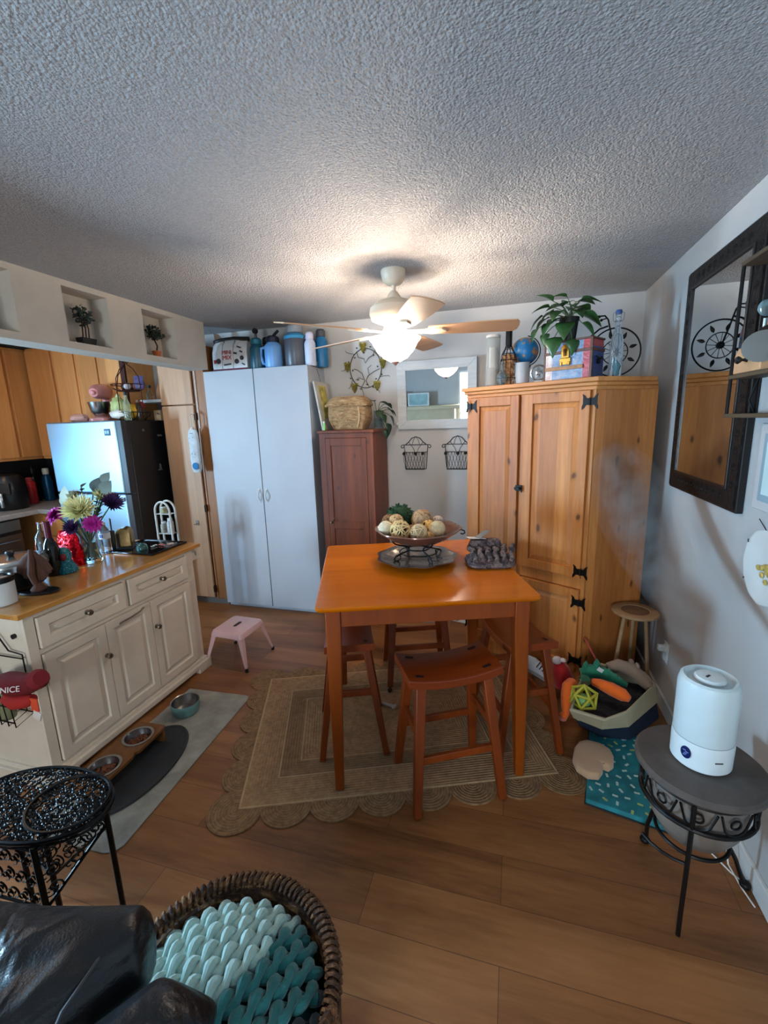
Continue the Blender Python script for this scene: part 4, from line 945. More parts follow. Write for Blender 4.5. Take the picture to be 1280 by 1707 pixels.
dball('small reddish shell ball at the back right of the bowl',.10,.06,.195,.030,'wrap',(190,140,110),(214,190,170),seed=9)
dball('dim brown ball low between the pile at the bowl centre',-.02,-.01,.150,.040,'solid',(150,110,70),seed=10)
dball('small golden twig ball low at the right front of the bowl',.08,-.075,.145,.026,'wrap',(206,160,100),seed=11)
e=thing('moss_ball','dark green moss ball at the back left of the bowl behind the other balls','decorative ball',(px-.115,py+.125,ZT+.115))
mb_=MB().sph((0,0,.078),.078,20,14,jit=.03)
random.seed(5)
for k in range(260):
    d=Vector((random.gauss(0,1),random.gauss(0,1),random.gauss(0,1))).normalized()
    if d.z<-.7: continue
    M=Matrix.Translation(Vector((0,0,.078))+d*.074)@Vector((0,1,0)).rotation_difference((d+Vector((random.uniform(-.5,.5),random.uniform(-.5,.5),random.uniform(-.5,.5)))).normalized()).to_matrix().to_4x4()
    mb_.leaf(M,.018,.012,bend=.3,n=2)
mb_.done('moss',P('moss_green',(26,58,30),.85,var=.4,vscale=50),e)
# knitted hat / mitt with tag
e=thing('knitted_glove','dark grey and mauve chunky knitted hat with shop tag on the table','knitted hat',(-.10,2.215,ZT),math.radians(14))
KN,nt,b,o=newmat('marled_yarn'); v=coords(nt); nn=noise(nt,v,28,4,.7,.5)
nt.links.new(ramp(nt,nn,[(.35,srgb(34,34,42)),(.48,srgb(84,68,70)),(.6,srgb(136,116,108)),(.72,srgb(56,56,70))]),b.inputs['Base Color']); b.inputs['Roughness'].default_value=.9; bump(nt,b,noise(nt,v,160,2),.6,.004)
MB().loft([rr(.105,.085,.05,.001,6),rr(.118,.098,.05,.012,6),rr(.112,.092,.05,.03,6),rr(.085,.07,.04,.04,6)]).done('hat_body',KN,e)
cb_=MB()
for k in range(6):
    x=-.085+.034*k; pts=[]
    for t in range(14):
        u=t/13; pts.append((x+.03*u*(k-1)*.35+.006*math.sin(u*14),-.092+.15*u,.036+.03*math.sin(PI*min(1,u*1.15))+.045*u*u))
    cb_.tube(pts,[.0125+.003*math.sin(q*2.2) for q in range(14)],8)
cb_.done('cable_ribs',KN,e)
MB().loft([rr(.075,.026,.02,.03,4),rr(.086,.036,.02,.065,4),rr(.074,.026,.02,.10,4)]).done('folded_cuff',KN,e).location=(-.01,.07,.01)
tg=MB().box((0,0,0),(.10,.042,.0015),M=Matrix.Rotation(.35,4,'Z')@Matrix.Rotation(.12,4,'Y')).done('paper_tag',P('paper_white',(226,226,226),.6),e); tg.location=(-.06,.06,.122)
tg2=MB().box((0,0,0),(.09,.036,.0015),M=Matrix.Rotation(.8,4,'Z')@Matrix.Rotation(-.25,4,'Y')).done('grey_tag',P('tag_grey',(120,130,138),.3,metal=.4),e); tg2.location=(-.02,.085,.134)
MB().cyl((-.03,.07,.07),(-.03,.07,.128),.0015,n=5).done('tag_string',BLK,e)
# ================================================================ ON THE ARMOIRE (top z 1.85)
ZA=1.8505
e=thing('candle_jar','tall frosted glass cylinder with sand, leftmost on the armoire','glass cylinder',(-.152,3.43,ZA))
MB().lathe([(0,0),(.046,0),(.048,.004),(.048,.35),(.045,.35),(.045,.01),(0,.008)],n=28).done('cylinder_glass',P('frosted_glass',(226,228,226),.25,trans=.75,ior=1.2),e)
MB().lathe([(0,.01),(.043,.01),(.043,.12),(.03,.13),(0,.128)],n=20).done('sand',P('sand_tan',(170,140,112),.9,var=.2,vscale=40),e)
MB().lathe([(0,.13),(.03,.13),(.03,.27),(0,.27)],n=20).done('candle',P('candle_ivory',(220,212,198),.5),e)
MB().lathe([(.045,.335),(.051,.335),(.051,.352),(.045,.352)],n=24).done('rim',TRIM,e)
e=thing('cork_bottle','wire wine-bottle cage filled with corks on the armoire','bottle',(-.045,3.40,ZA))
cg=MB(); prof=[(.05,0),(.054,.05),(.054,.17),(.046,.215),(.026,.25),(.02,.27),(.02,.375)]
for k in range(10):
    a=2*PI*k/10; cg.tube([(r*math.cos(a),r*math.sin(a),z) for r,z in prof],.0022,5)
for r,z in prof: cg.tube([(r*math.cos(a),r*math.sin(a),z) for a in [2*PI*i/20 for i in range(20)]],.0022,5,closed=True)
cg.done('wire_cage',IRON,e)
MB().lathe([(0,.255),(.019,.26),(.019,.37),(0,.372)],n=16).done('dark_neck',BLK,e)
CK=P('cork',(176,124,84),.9,var=.35,vscale=70)
random.seed(9); ck=MB()
for layer in range(7):
    for k in range(5):
        a=k*2*PI/5+layer; r=.03; M=Matrix.Translation((r*math.cos(a),r*math.sin(a),.018+layer*.03))@Euler((random.uniform(0,PI),random.uniform(0,PI),0)).to_matrix().to_4x4()
        ck.tube([M@Vector((0,0,-.02)),M@Vector((0,0,.02))],.0115,8)
ck.lathe([(0,.0),(.025,.0),(.025,.2),(0,.2)],n=12)
o_=ck.done('corks',CK,e); o_['kind']='stuff'
e=thing('perfume_decanter','small iridescent round glass bottle in front of the cork bottle','bottle',(-.085,3.355,ZA))
IR,nt,b,o=newmat('iridescent_glass'); b.inputs['Base Color'].default_value=srgb(190,215,220); b.inputs['Roughness'].default_value=.06; b.inputs['Transmission Weight'].default_value=.85; b.inputs['Thin Film Thickness'].default_value=320; b.inputs['IOR'].default_value=1.5
MB().lathe([(0,.004),(.022,0),(.036,.02),(.042,.045),(.036,.075),(.018,.095),(.009,.105),(.008,.14),(.011,.145),(.011,.155),(0,.156)],n=28).done('bottle_body',IR,e)
MB().lathe([(0,.155),(.008,.157),(.012,.17),(.006,.182),(0,.185)],n=14).done('stopper',GLASS,e)
e=thing('ceramic_cup','light grey ribbed ceramic cup between cork bottle and trunk','cup',(.052,3.31,ZA))
MB().lathe([(0,0),(.038,0),(.043,.008),(.045,.06),(.044,.135),(.046,.14),(.041,.14),(.040,.05),(0,.03)],n=36,wav=(.008,36)).done('cup_body',P('cup_grey',(168,168,172),.5),e)
e=thing('globe','small blue globe partly hidden behind cork bottle and cup','globe',(.065,3.48,ZA))
GB,nt,b,o=newmat('globe_map'); v=coords(nt); nn=noise(nt,v,11,5,.6)
nt.links.new(ramp(nt,nn,[(.46,srgb(24,108,168)),(.54,srgb(28,120,176)),(.56,srgb(170,116,70)),(.7,srgb(190,150,90))]),b.inputs['Base Color']); b.inputs['Roughness'].default_value=.35
MB().sph((0,0,.235),(.095,.095,.095),32,20).done('globe_ball',GB,e)
MB().tube([(.0+.105*math.cos(a),0,.235+.105*math.sin(a)) for a in [math.radians(-70+i*15) for i in range(11)]],.004,6).cyl((.036,0,.136),(.0,0,.02),.008).lathe([(0,0),(.07,0),(.07,.008),(.02,.02),(0,.022)],n=24).done('stand',IRON,e)
e=thing('desk_fan','tiny silver round fan or clock left of the trunk','fan',(.152,3.24,ZA),math.radians(-10))
MB().tube([(.048*math.cos(a),0,.062+.048*math.sin(a)) for a in [2*PI*i/28 for i in range(28)]],.006,8,closed=True).lathe([(0,-.01),(.014,-.008),(.018,.004),(0,.012)],n=16,c=(0,0,.062),M=Matrix.Rotation(PI/2,4,'X')).box((0,.01,.006),(.05,.03,.012)).done('fan_ring',STEEL,e)
fb=MB()
for k in range(5): fb.leaf(Matrix.Translation((0,0,.062))@Matrix.Rotation(k*2*PI/5,4,'Y')@Matrix.Rotation(PI/2,4,'X')@Matrix.Rotation(.5,4,'Y'),.042,.03,bend=.1,n=4)
fb.done('fan_blades',P('fan_grey',(150,150,152),.4),e)
# trunk
tr=math.radians(-33); e=thing('treasure_trunk','small painted metal-look trunk with brass latch on top of the armoire','trunk',(.186,3.225,ZA),tr)
TRW,TRD,TRH=.31,.165,.24
TB,nt,b,o=newmat('trunk_paint'); v=coords(nt); sp=nt.nodes.new('ShaderNodeSeparateXYZ'); nt.links.new(v,sp.inputs[0])
nn=noise(nt,v,16,4,.7)
blue=ramp(nt,nn,[(.3,srgb(58,84,130)),(.55,srgb(120,142,172)),(.75,srgb(172,150,160))])
wht=ramp(nt,nn,[(.35,srgb(190,120,110)),(.6,srgb(214,206,200))])
col=mixc(nt,math_(nt,'LESS_THAN',sp.outputs[0],.055),blue,wht)
red=ramp(nt,nn,[(.3,srgb(140,34,44)),(.7,srgb(190,64,70))])
col=mixc(nt,math_(nt,'MULTIPLY',math_(nt,'GREATER_THAN',sp.outputs[0],.255),math_(nt,'LESS_THAN',sp.outputs[0],.309)),col,red)
col=mixc(nt,math_(nt,'GREATER_THAN',sp.outputs[0],.309),col,srgb(34,62,118))
nt.links.new(col,b.inputs['Base Color']); b.inputs['Roughness'].default_value=.35; b.inputs['Coat Weight'].default_value=.4; bump(nt,b,nn,.4,.01)
MB().bb(0,TRW,0,TRD,.002,.165).done('trunk_body',TB,e,bev=.004)
MB().hexa([(0,0,.172),(TRW,0,.172),(TRW,TRD,.172),(0,TRD,.172)],[(.004,.004,TRH),(TRW-.004,.004,TRH),(TRW-.004,TRD-.004,TRH),(.004,TRD-.004,TRH)]).done('trunk_lid',TB,e,bev=.004)
bt=P('trunk_brown_trim',(92,56,42),.5,var=.3,vscale=30)
w=MB(); w.bb(-.004,TRW+.004,-.004,TRD+.004,.160,.178).bb(-.003,TRW+.003,-.003,TRD+.003,TRH-.010,TRH+.002).bb(TRW-.012,TRW+.004,-.004,.010,0,TRH).bb(-.004,.008,-.004,.008,0,TRH)
w.done('edge_banding',bt,e,bev=.002)
MB().bb(.01,.26,-.009,0,.062,.085).done('wooden_slat',P('slat_tan',(168,122,84),.6,var=.2,vscale=30),e,bev=.002)
BR=P('brass',(176,128,52),.45,metal=.8)
MB().box((.145,-.008,.155),(.052,.008,.045)).box((.145,-.008,.112),(.072,.006,.04)).lathe([(0,-.004),(.026,-.004),(.026,.004),(0,.004)],n=20,c=(.145,-.008,.19),M=Matrix.Rotation(PI/2,4,'X')).box((.120,-.012,.10),(.014,.008,.022)).box((.17,-.012,.10),(.014,.008,.022)).done('brass_latch',BR,e,bev=.002)
MB().box((.145,-.016,.165),(.016,.008,.04)).done('latch_hasp',P('brass_dark',(96,66,30),.4,metal=.8),e,bev=.002)
MB().cyl((TRW,.08,.10),(TRW+.012,.08,.10),.016,n=14).tube([(TRW+.004,.04,.13),(TRW+.02,.05,.115),(TRW+.02,.11,.115),(TRW+.004,.12,.13)],.004,6).done('side_ring',IRON,e)
# pothos on the trunk
def pothos(name,label,loc,leaves,pot,seed,Ls=(.09,.13),extra=None):
    random.seed(seed)
    e=thing(name,label,'potted plant',loc)
    pot(e)
    lf=MB(); stm=MB()
    for (dx,dy,dz,ya,pi_,L) in leaves:
        tip=Vector((dx,dy,dz)); base=Vector((random.uniform(-.02,.02),random.uniform(-.02,.02),pothos.h))
        mid=base.lerp(tip,.5)+Vector((0,0,.04))
        pts=[base.lerp(mid,t/4).lerp(mid.lerp(tip,t/4),t/4) for t in range(5)]
        stm.tube(pts,.0025,5)
        M=Matrix.Translation(tip)@Matrix.Rotation(ya,4,'Z')@Matrix.Rotation(pi_,4,'X')
        lf.leaf(M,L,L*.78,bend=.35,n=7,fold=.25,heart=True)
    stm.done('stems',STEM,e); lf.done('foliage',LEAF,e,solid=.0012)
    return e
def pot1(e):
    MB().lathe([(0,0),(.042,0),(.055,.12),(.060,.12),(.060,.14),(.054,.14),(.05,.12),(0,.115)],n=28).done('pot',P('pot_black',(26,26,26),.5),e)
    MB().lathe([(0,.114),(.048,.116),(0,.125)],n=18).done('soil',SOIL,e)
pothos.h=.13
r=math.radians
lv=[(-.05,-.06,.20,r(150),r(10),.12),(-.10,-.05,.18,r(110),r(-20),.10),(-.16,-.03,.16,r(100),r(-30),.11),(-.19,-.02,.09,r(120),r(-50),.09),(-.03,-.09,.10,r(170),r(-35),.14),(-.09,-.08,.02,r(165),r(-55),.13),
    (.03,-.05,.22,r(-60),r(15),.13),(.05,-.06,.15,r(-70),r(-10),.16),(.0,.02,.24,r(20),r(20),.10),(-.10,.01,.25,r(100),r(40),.11),(.02,-.08,.17,r(200),r(-15),.12),(-.07,-.05,.13,r(140),r(-10),.12),(-.02,-.02,.26,r(90),r(25),.09),
    (.06,.0,.24,r(-100),r(5),.12),(.03,.03,.20,r(10),r(25),.12),(-.06,-.09,.17,r(150),r(-15),.13),(-.0,-.07,.20,r(185),r(0),.11),(.07,-.03,.10,r(-80),r(-30),.12),(-.12,-.02,.21,r(95),r(5),.11),(-.13,-.06,.14,r(115),r(-25),.11),(-.14,-.05,.05,r(150),r(-60),.08),(-.12,-.08,.11,r(130),r(-40),.10),(.01,-.10,.0,r(190),r(-65),.10),(.05,-.03,.20,r(-40),r(-5),.12),(-.04,.03,.22,r(60),r(15),.11)]
pothos('potted_pothos','leafy green pothos in a black pot standing on the painted trunk',(.325,3.215,ZA+TRH+.003),lv,pot1,4)
# bicycle ornament
e=thing('bicycle_sculpture','black iron bicycle ornament with one big spoked wheel on the armoire','metal ornament',(.622,3.33,ZA))
w=MB(); cz=.17; R0=.15
circ=lambda r,c,n=48:[(c[0]+r*math.cos(a),c[1],c[2]+r*math.sin(a)) for a in [2*PI*i/n for i in range(n)]]
w.tube(circ(R0,(0,0,cz)),.005,6,closed=True).tube(circ(.075,(0,0,cz)),.0035,6,closed=True).lathe([(0,-.012),(.02,-.01),(.022,.01),(0,.012)],n=18,c=(0,0,cz),M=Matrix.Rotation(PI/2,4,'X'))
for k in range(12):
    a=k*PI/6+.1; w.cyl((.02*math.cos(a),0,cz+.02*math.sin(a)),(.075*math.cos(a),0,cz+.075*math.sin(a)),.002,n=5)
w.done('wheel',IRON,e)
w=MB()
for k in range(8):
    a=k*PI/4+.3; M=Matrix.Translation((.085*math.cos(a),0,cz+.085*math.sin(a)))@Matrix.Rotation(-a+PI/2,4,'Y')@Matrix.Rotation(PI/2,4,'X')
    w.leaf(M,.05,.022,bend=0,n=4)
w.done('wheel_leaves',IRON,e,solid=.002)
w=MB()
w.tube([(0,-.02,cz),(-.03,-.02,cz+.10),(-.055,-.02,cz+.20),(-.075,-.02,cz+.225),(-.105,-.02,cz+.225)],.005,6)
w.tube([(-.105,-.02,cz+.225),(-.12,-.05,cz+.22)],.005,6).sph((-.108,-.02,cz+.222),(.009,.009,.009),8,6).sph((-.10,-.05,cz+.195),(.009,.009,.009),8,6).tube([(-.065,-.02,cz+.21),(-.10,-.05,cz+.195)],.004,6)
w.tube([(-.05,0,cz+.165),(-.10,0,cz+.15),(-.16,0,cz+.10),(-.22,0,cz+.04),(-.26,0,cz-.02)],.006,6)
w.done('frame_and_handlebar',IRON,e)
MB().tube([(-.345,.0,cz-.0),(-.30,0,cz+.005),(-.26,0,cz-.02)],.005,6).tube(circ(.05,(-.30,.0,.055),28),.004,6,closed=True).done('rear_wheel',IRON,e)
# swing-top bottle
e=thing('swing_top_bottle','tall clear swing-top bottle with blue stopper right of the trunk','bottle',(.583,3.08,ZA))
MB().lathe([(0,0),(.034,0),(.037,.005),(.037,.19),(.03,.23),(.016,.27),(.014,.34),(.017,.345),(.017,.355),(0,.356)],n=28).done('bottle_body',PLASTIC_CLEAR,e)
MB().lathe([(0,.352),(.017,.355),(.019,.365),(.016,.378),(0,.38)],n=18).done('stopper',P('stopper_blue',(44,68,120),.4),e)
MB().tube([(.017,0,.315),(.028,0,.32),(.03,0,.362),(.012,0,.368)],.0016,5).tube([(-.017,0,.315),(-.028,0,.32),(-.03,0,.362),(-.012,0,.368)],.0016,5).tube([(.019*math.cos(a),.019*math.sin(a),.315) for a in [2*PI*i/16 for i in range(16)]],.0016,5,closed=True).done('wire_bail',STEEL,e)
MB().tube([(.0,.0,.01),(.008,0,.06),(-.006,0,.11)],[.012,.016,.004],8).done('teal_filling',P('teal_fill',(30,110,116),.5),e)
bpy.context.view_layer.update()
for o_ in C.objects:
    if o_.type=='EMPTY' and not o_.parent and 'label' in o_ and abs(o_.location.x)<.8 and 2.9<o_.location.y<3.55 and o_.location.z>1.8:
        zt_=1.8257 if o_.location.z<1.95 else 1.8257+(o_.location.z-ZA)*.888
        o_.location=(o_.location.x*.888,o_.location.y*.888,zt_); o_.scale=(.888,)*3
# ================================================================ ON THE WARDROBE (top 2.078)
ZW=2.0795
e=thing('snack_multipack','white and red printed multipack of drink pouches on the left of the wardrobe','package',(-2.285,3.42,ZW))
PW=P('pack_white',(206,204,204),.35,var=.08,vscale=20)
for k,(x0,x1) in enumerate(((-.165,-.075),(-.07,.03),(.035,.165))):
    rg=[]
    for z,d,sw in ((0,.05,1),(.04,.055,1.02),(.15,.05,1),(.215,.03,.95),(.235,.012,.9),(.25,.004,.92)):
        c=(x0+x1)/2; hw_=(x1-x0)/2*sw
        rg.append([(c-hw_,-d,z),(c+hw_,-d,z),(c+hw_,d,z),(c-hw_,d,z)])
    MB().loft(rg).done('pouch',PW,e,bev=.006)
PR=P('print_red',(178,50,50),.4); PKk=P('print_dark',(56,52,58),.4); PMr=P('print_maroon',(110,36,60),.5)
MB().bb(-.165,.165,-.0570,-.052,.0,.022).done('bottom_stripe',PMr,e)
text('pack_lettering','MINI',.045,PR,e,(-.02,-.0585,.150),(PI/2,0,0),.001); text('pack_lettering','MIX',.05,PR,e,(-.02,-.0585,.108),(PI/2,0,0),.001)
for (x,z,r_) in ((-.105,.085,.022),(.07,.075,.02),(.12,.10,.018)): MB().lathe([(0,0),(r_,0),(r_,.002),(0,.002)],n=20,c=(x,-.0565,z),M=Matrix.Rotation(PI/2,4,'X')).done('round_print',PKk,e)
for (x,z,a,b_) in ((.06,.14,.03,.015),(.115,.15,.028,.012),(.10,.185,.04,.01),(-.02,.055,.07,.012),(.13,.05,.03,.01)): MB().box((x,-.0575,z),(a,.002,b_),M=Matrix.Rotation(x*4,4,'Y')).done('bar_print',PKk,e)
MB().box((-.14,-.058,.082),(.022,.002,.03)).done('red_badge',PR,e)
MB().tube([(-.165,.0,.25),(-.08,-.02,.262),(.04,-.02,.265),(.165,0,.25)],[.016,.012,.012,.02],8).done('black_tray_edge',BLK,e)
e=thing('cardboard_box','open brown cardboard box flap standing behind the multipack','cardboard box',(-2.455,3.50,ZW))
MB().hexa([(-.04,-.0,0),(.14,-.0,0),(.14,.09,0),(-.04,.09,0)],[(-.04,-.0,.17),(.14,-.0,.17),(.14,.09,.17),(-.04,.09,.17)]).done('box_body',P('cardboard',(120,88,68),.85),e)
MB().hexa([(-.04,.0,.172),(.13,.0,.172),(.13,.006,.172),(-.04,.006,.172)],[(-.045,-.015,.34),(.0,-.015,.325),(.0,-.009,.325),(-.045,-.009,.34)]).done('flap',MC['cardboard'],e)
def jug(label,x,y,r_,h,col,capc,straw=0,handle=0,colr=.35,trans=0,band=None,cath=.2):
    e=thing('water_jug',label,'drink bottle',(x,y,ZW),0,'drink bottles on the white wardrobe')
    MB().lathe([(0,0),(r_*.94,0),(r_,.01),(r_,h*.62),(r_*.96,h*.68),(r_*.62,h*.78),(r_*.6,h*.8),(0,h*.8)],n=30).done('bottle_body',P('jug%s'%str(col),col,colr,trans=trans),e)
    MB().lathe([(r_*.62,h*.78),(r_*.72,h*.79),(r_*.72,h*.93),(r_*.5,h*(1-.02)),(0,h)],n=24).done('cap',P('cap%s'%str(capc),capc,.4),e)
    if band: MB().lathe([(r_*.74,h*.76),(r_*1.02,h*.70),(r_*1.02,h*.64),(r_*.9,h*.62),(r_*.7,h*.74)],n=30).done('colour_band',P('band%s'%str(band),band,.4),e)
    if handle: MB().tube([(handle*r_*.8,-.01,h*.66),(handle*r_*1.35,-.02,h*.62),(handle*r_*1.45,-.02,h*.4),(handle*r_*1.2,-.02,h*.16),(handle*r_*.9,-.01,h*.14)],r_*.17,8).done('handle',P('hd%s'%str(col),tuple(int(c*.95) for c in col),.4),e)
    if straw: MB().tube([(0,0,h*.95),(straw*.5,-.01,h*1.03),(straw,-.01,h*1.12)],.011,8).done('spout',BLK,e)
    return e
jug('translucent teal water bottle right next to the white multipack',-2.035,3.39,.058,.25,(24,84,104),(30,110,130),trans=.2)
MB().tube([(0,0,.245),(0,-.005,.30)],.01,8).lathe([(0,-.01),(.022,-.01),(.022,.01),(0,.01)],n=18,c=(0,-.005,.30),M=Matrix.Rotation(PI/2,4,'X')).done('carry_loop',BLK,bpy.context.scene.objects[[o.name for o in C.objects if o.name.startswith('water_jug')][-1]])
jug('dark red bottle with black cap peeking behind the teal one',-2.03,3.54,.045,.28,(92,30,38),(20,20,24),colr=.3)
jug('light blue half-gallon jug with side handle and dark spout',-1.885,3.39,.072,.255,(112,164,220),(24,28,48),straw=.06,handle=-1)
jug('large grey see-through jug with blue collar and big handle',-1.70,3.42,.088,.335,(96,98,108),(150,156,166),handle=1,band=(60,150,196),trans=.25)
jug('white slim bottle with pale lavender cap between two bigger jugs',-1.565,3.40,.044,.26,(206,212,232),(206,206,232))
jug('dark blue bottle with grey lid, rightmost on the wardrobe',-1.52,3.52,.052,.30,(30,110,160),(70,72,82),colr=.3)
# ================================================================ BROWN CABINET TOP (z 1.573)
ZC=1.5745
e=thing('wicker_basket','rounded woven seagrass basket with lid on the brown cabinet','basket',(-1.235,3.36,ZC))
SG,nt,b,o=newmat('seagrass'); v=coords(nt,(1,1,3.2)); nn=noise(nt,v,22,4,.7,.8)
nt.links.new(ramp(nt,nn,[(.3,srgb(132,96,60)),(.5,srgb(176,140,98)),(.7,srgb(206,174,130))]),b.inputs['Base Color']); b.inputs['Roughness'].default_value=.85; bump(nt,b,nn,1,.02)
rg=[]
for z,sx in ((0,.118),(.03,.134),(.075,.152),(.11,.156),(.16,.152),(.185,.15)): rg.append(rr(sx,sx*.62,.02,z))
MB().loft(rg).done('basket_body',SG,e)
rg=[rr(.160,.102,.02,.178),rr(.162,.104,.02,.192),rr(.150,.094,.03,.225),rr(.118,.07,.03,.252)]
lid=MB().loft(rg).done('lid',SG,e)
tb=MB()
for k in range(16):
    x=-.158+.316*k/15; tb.sph((x,-.103,.184+.004*math.sin(k*2.5)),(.014,.008,.011),8,6)
tb.done('braided_rim',SG,lid)
MB().tube([(.085,-.085,.015),(.105,-.099,.075),(.108,-.103,.12),(.098,-.098,.18)],.005,6).done('side_seam',P('seam_light',(206,172,128),.8),e)
def pot2(e):
    MB().lathe([(0,0),(.035,0),(.038,.005),(.038,.14),(.035,.14),(.035,.01),(0,.01)],n=24).done('glass_jar',PLASTIC_CLEAR,e)
    MB().lathe([(0,.011),(.033,.011),(.033,.08),(0,.081)],n=18).done('roots_water',P('roots',(60,80,46),.5,var=.4,vscale=40),e)
pothos.h=.10
lv=[(.03,-.05,.20,r(-60),r(0),.09),(-.02,-.03,.21,r(60),r(20),.07),(.08,-.05,.16,r(-80),r(-30),.09),(.05,-.09,.11,r(-120),r(-40),.08),(.10,-.04,.10,r(-90),r(-50),.09),(.09,-.08,.04,r(-110),r(-60),.09),(.08,-.07,-.01,r(-150),r(-70),.07),(.03,-.07,.14,r(-170),r(-50),.08),(.06,.0,.19,r(-30),r(-10),.08),(.11,-.05,.14,r(-60),r(-30),.07)]
pothos('potted_pothos','small trailing dark green pothos in a glass jar beside the wicker basket',(-1.035,3.46,ZC),lv,pot2,8)
bpy.data.objects['foliage.001'].data.materials[0]=P('leaf_dull',(38,62,42),.45,var=.4,vscale=20)
e=thing('leaning_picture','narrow canvas picture leaning against the wardrobe side on the brown cabinet','picture',(-1.438,3.28,ZC))
Mx=Matrix.Rotation(math.radians(-9),4,'Y')
MB().box(Mx@Vector((0,.12,.19)),(.014,.26,.38),M=Mx).done('canvas',P('canvas_edge',(196,190,180),.7,var=.2,vscale=8),e,bev=.002)
MB().box(Mx@Vector((.009,.12,.22)),(.003,.12,.26),M=Mx).done('painted_stalks',P('stalk_yellow',(186,170,84),.7,var=.5,vscale=24),e)
MB().tube([(-.055,.12,.38),(-.05,.09,.42),(-.062,.08,.47),(-.05,.07,.53)],.003,5).done('hanging_string',P('string_grey',(120,112,104),.8),e)
e=thing('glow_stick','small bright green stick standing between picture and wicker basket','stick',(-1.405,3.225,ZC))
MB().cyl((0,0,0),(0,0,.055),.0075,n=12).done('stick_body',P('green_bright',(130,214,110),.4),e); MB().cyl((0,0,.055),(0,0,.068),.0078,n=12).done('stick_cap',TRIM,e)
# ================================================================ ON THE FRIDGE (z 1.70)
ZF=1.7005
e=thing('stand_mixer','pink stand mixer with steel bowl on top of the refrigerator','stand mixer',(-3.50,3.20,ZF),math.radians(24))
PKM=P('mixer_pink',(222,150,150),.3,coat=.4)
MB().loft([rr(.085,.15,.05,0),rr(.085,.15,.05,.03),rr(.06,.12,.05,.045)]).done('base',PKM,e)
MB().tube([(0,.09,.03),(0,.10,.12),(0,.09,.20)],[.05,.04,.045],14).done('column',PKM,e)
MB().tube([(0,.14,.24),(0,.10,.255),(0,0,.265),(0,-.10,.255),(0,-.15,.245)],[.035,.06,.066,.06,.035],16).sph((0,-.16,.245),(.02,.015,.02),10,8).done('motor_head',PKM,e)
MB().lathe([(0,.048),(.045,.05),(.075,.09),(.09,.165),(.092,.17),(.085,.165),(.07,.09),(0,.055)],n=28,c=(0,-.07,0)).done('mixing_bowl',STEEL,e)
e=thing('storage_bag','crumpled pale pink bag lying left of the mixer on the refrigerator','bag',(-3.66,3.08,ZF))
random.seed(12); MB().sph((0,0,.035),(.09,.06,.04),14,10,jit=.12).done('bag_body',P('bag_pink',(206,160,150),.4,bmp=.5,bscale=30),e)
e=thing('tiered_fruit_basket','two-tier dark iron fruit basket with scroll hook on top of the refrigerator','fruit basket',(-3.16,3.16,ZF))
RI=P('rust_iron',(64,30,24),.5,metal=.5)
w=MB()
for sx in (-1,1):
    w.tube([(sx*.13,0,.06),(sx*.128,0,.26),(sx*.12,0,.36),(sx*.07,0,.43),(sx*.02,0,.465),(sx*.008,0,.48)]+spiral((sx*.022,0,.482),.014,PI if sx>0 else 0,-sx*1.6*PI,10)[0:],.004,6)
w.tube([(0,-.12,.03),(0,-.12,.26),(.0,-.09,.37),(0,-.03,.44),(0,0,.475)],.004,6)
w.done('hanger_frame',RI,e)
w=MB()
for (rr_,z) in ((.15,.07),(.10,.012)): w.tube([(rr_*math.cos(a),rr_*math.sin(a),z) for a in [2*PI*i/32 for i in range(32)]],.004,6,closed=True)
for k in range(18):
    a=2*PI*k/18; w.tube([(.10*math.cos(a),.10*math.sin(a),.012),(.135*math.cos(a),.135*math.sin(a),.04),(.15*math.cos(a),.15*math.sin(a),.07)],.0025,5)
w.lathe([(0,.006),(.1,.006),(.1,.010),(0,.010)],n=24)
w.done('lower_basket',BLK,e)
w=MB()
for (rr_,z) in ((.13,.30),(.085,.252)): w.tube([(rr_*math.cos(a),rr_*math.sin(a),z) for a in [2*PI*i/32 for i in range(32)]],.004,6,closed=True)
for k in range(16):
    a=2*PI*k/16; w.tube([(.085*math.cos(a),.085*math.sin(a),.252),(.12*math.cos(a),.12*math.sin(a),.27),(.13*math.cos(a),.13*math.sin(a),.30)],.0025,5)
w.lathe([(0,.247),(.085,.247),(.085,.251),(0,.251)],n=24)
w.done('upper_basket',RI,e)
fx_,fy_=-3.16,3.16
def fruit(name,lab,cat,dx,dy,dz,r_,col,group=None,sc=(1,1,1),jit=0,rot=0):
    e=thing(name,lab,cat,(fx_+dx,fy_+dy,ZF+dz),rot)
    if group:e['group']=group
    MB().sph((0,0,0),(r_*sc[0],r_*sc[1],r_*sc[2]),16,12,jit=jit).done('fruit_body' if not jit else 'bag_body',P('fr%s'%str(col),col,.4,var=.2,vscale=20),e)
    return e
e=fruit('melon','yellow-orange round fruit in the lower basket','fruit',.045,-.035,.078,.062,(212,158,40)); MB().cyl((0,0,.058),(0,0,.07),.004,n=6).done('stalk',STEM,e)
e=fruit('apple','red apple resting at the back of the lower basket','fruit',.05,.045,.125,.042,(186,24,34)); MB().cyl((0,0,.036),(.004,0,.052),.002,n=5).done('stalk',STEM,e)
e=fruit('produce_bag','pale green plastic produce bag leaning on the fruit basket','bag',-.075,-.06,.115,.08,(176,186,120),sc=(.9,.6,1.1),jit=.12); MB().sph((.01,.0,.08),(.02,.02,.03),8,6,jit=.2).done('knot',P('bag_knot',(190,196,150),.4),e)
e=fruit('paper_bundle','white crumpled paper bundle under the yellow fruit','bundle',-.02,-.135,.055,.05,(214,206,196),sc=(1.5,.5,.7),jit=.12)
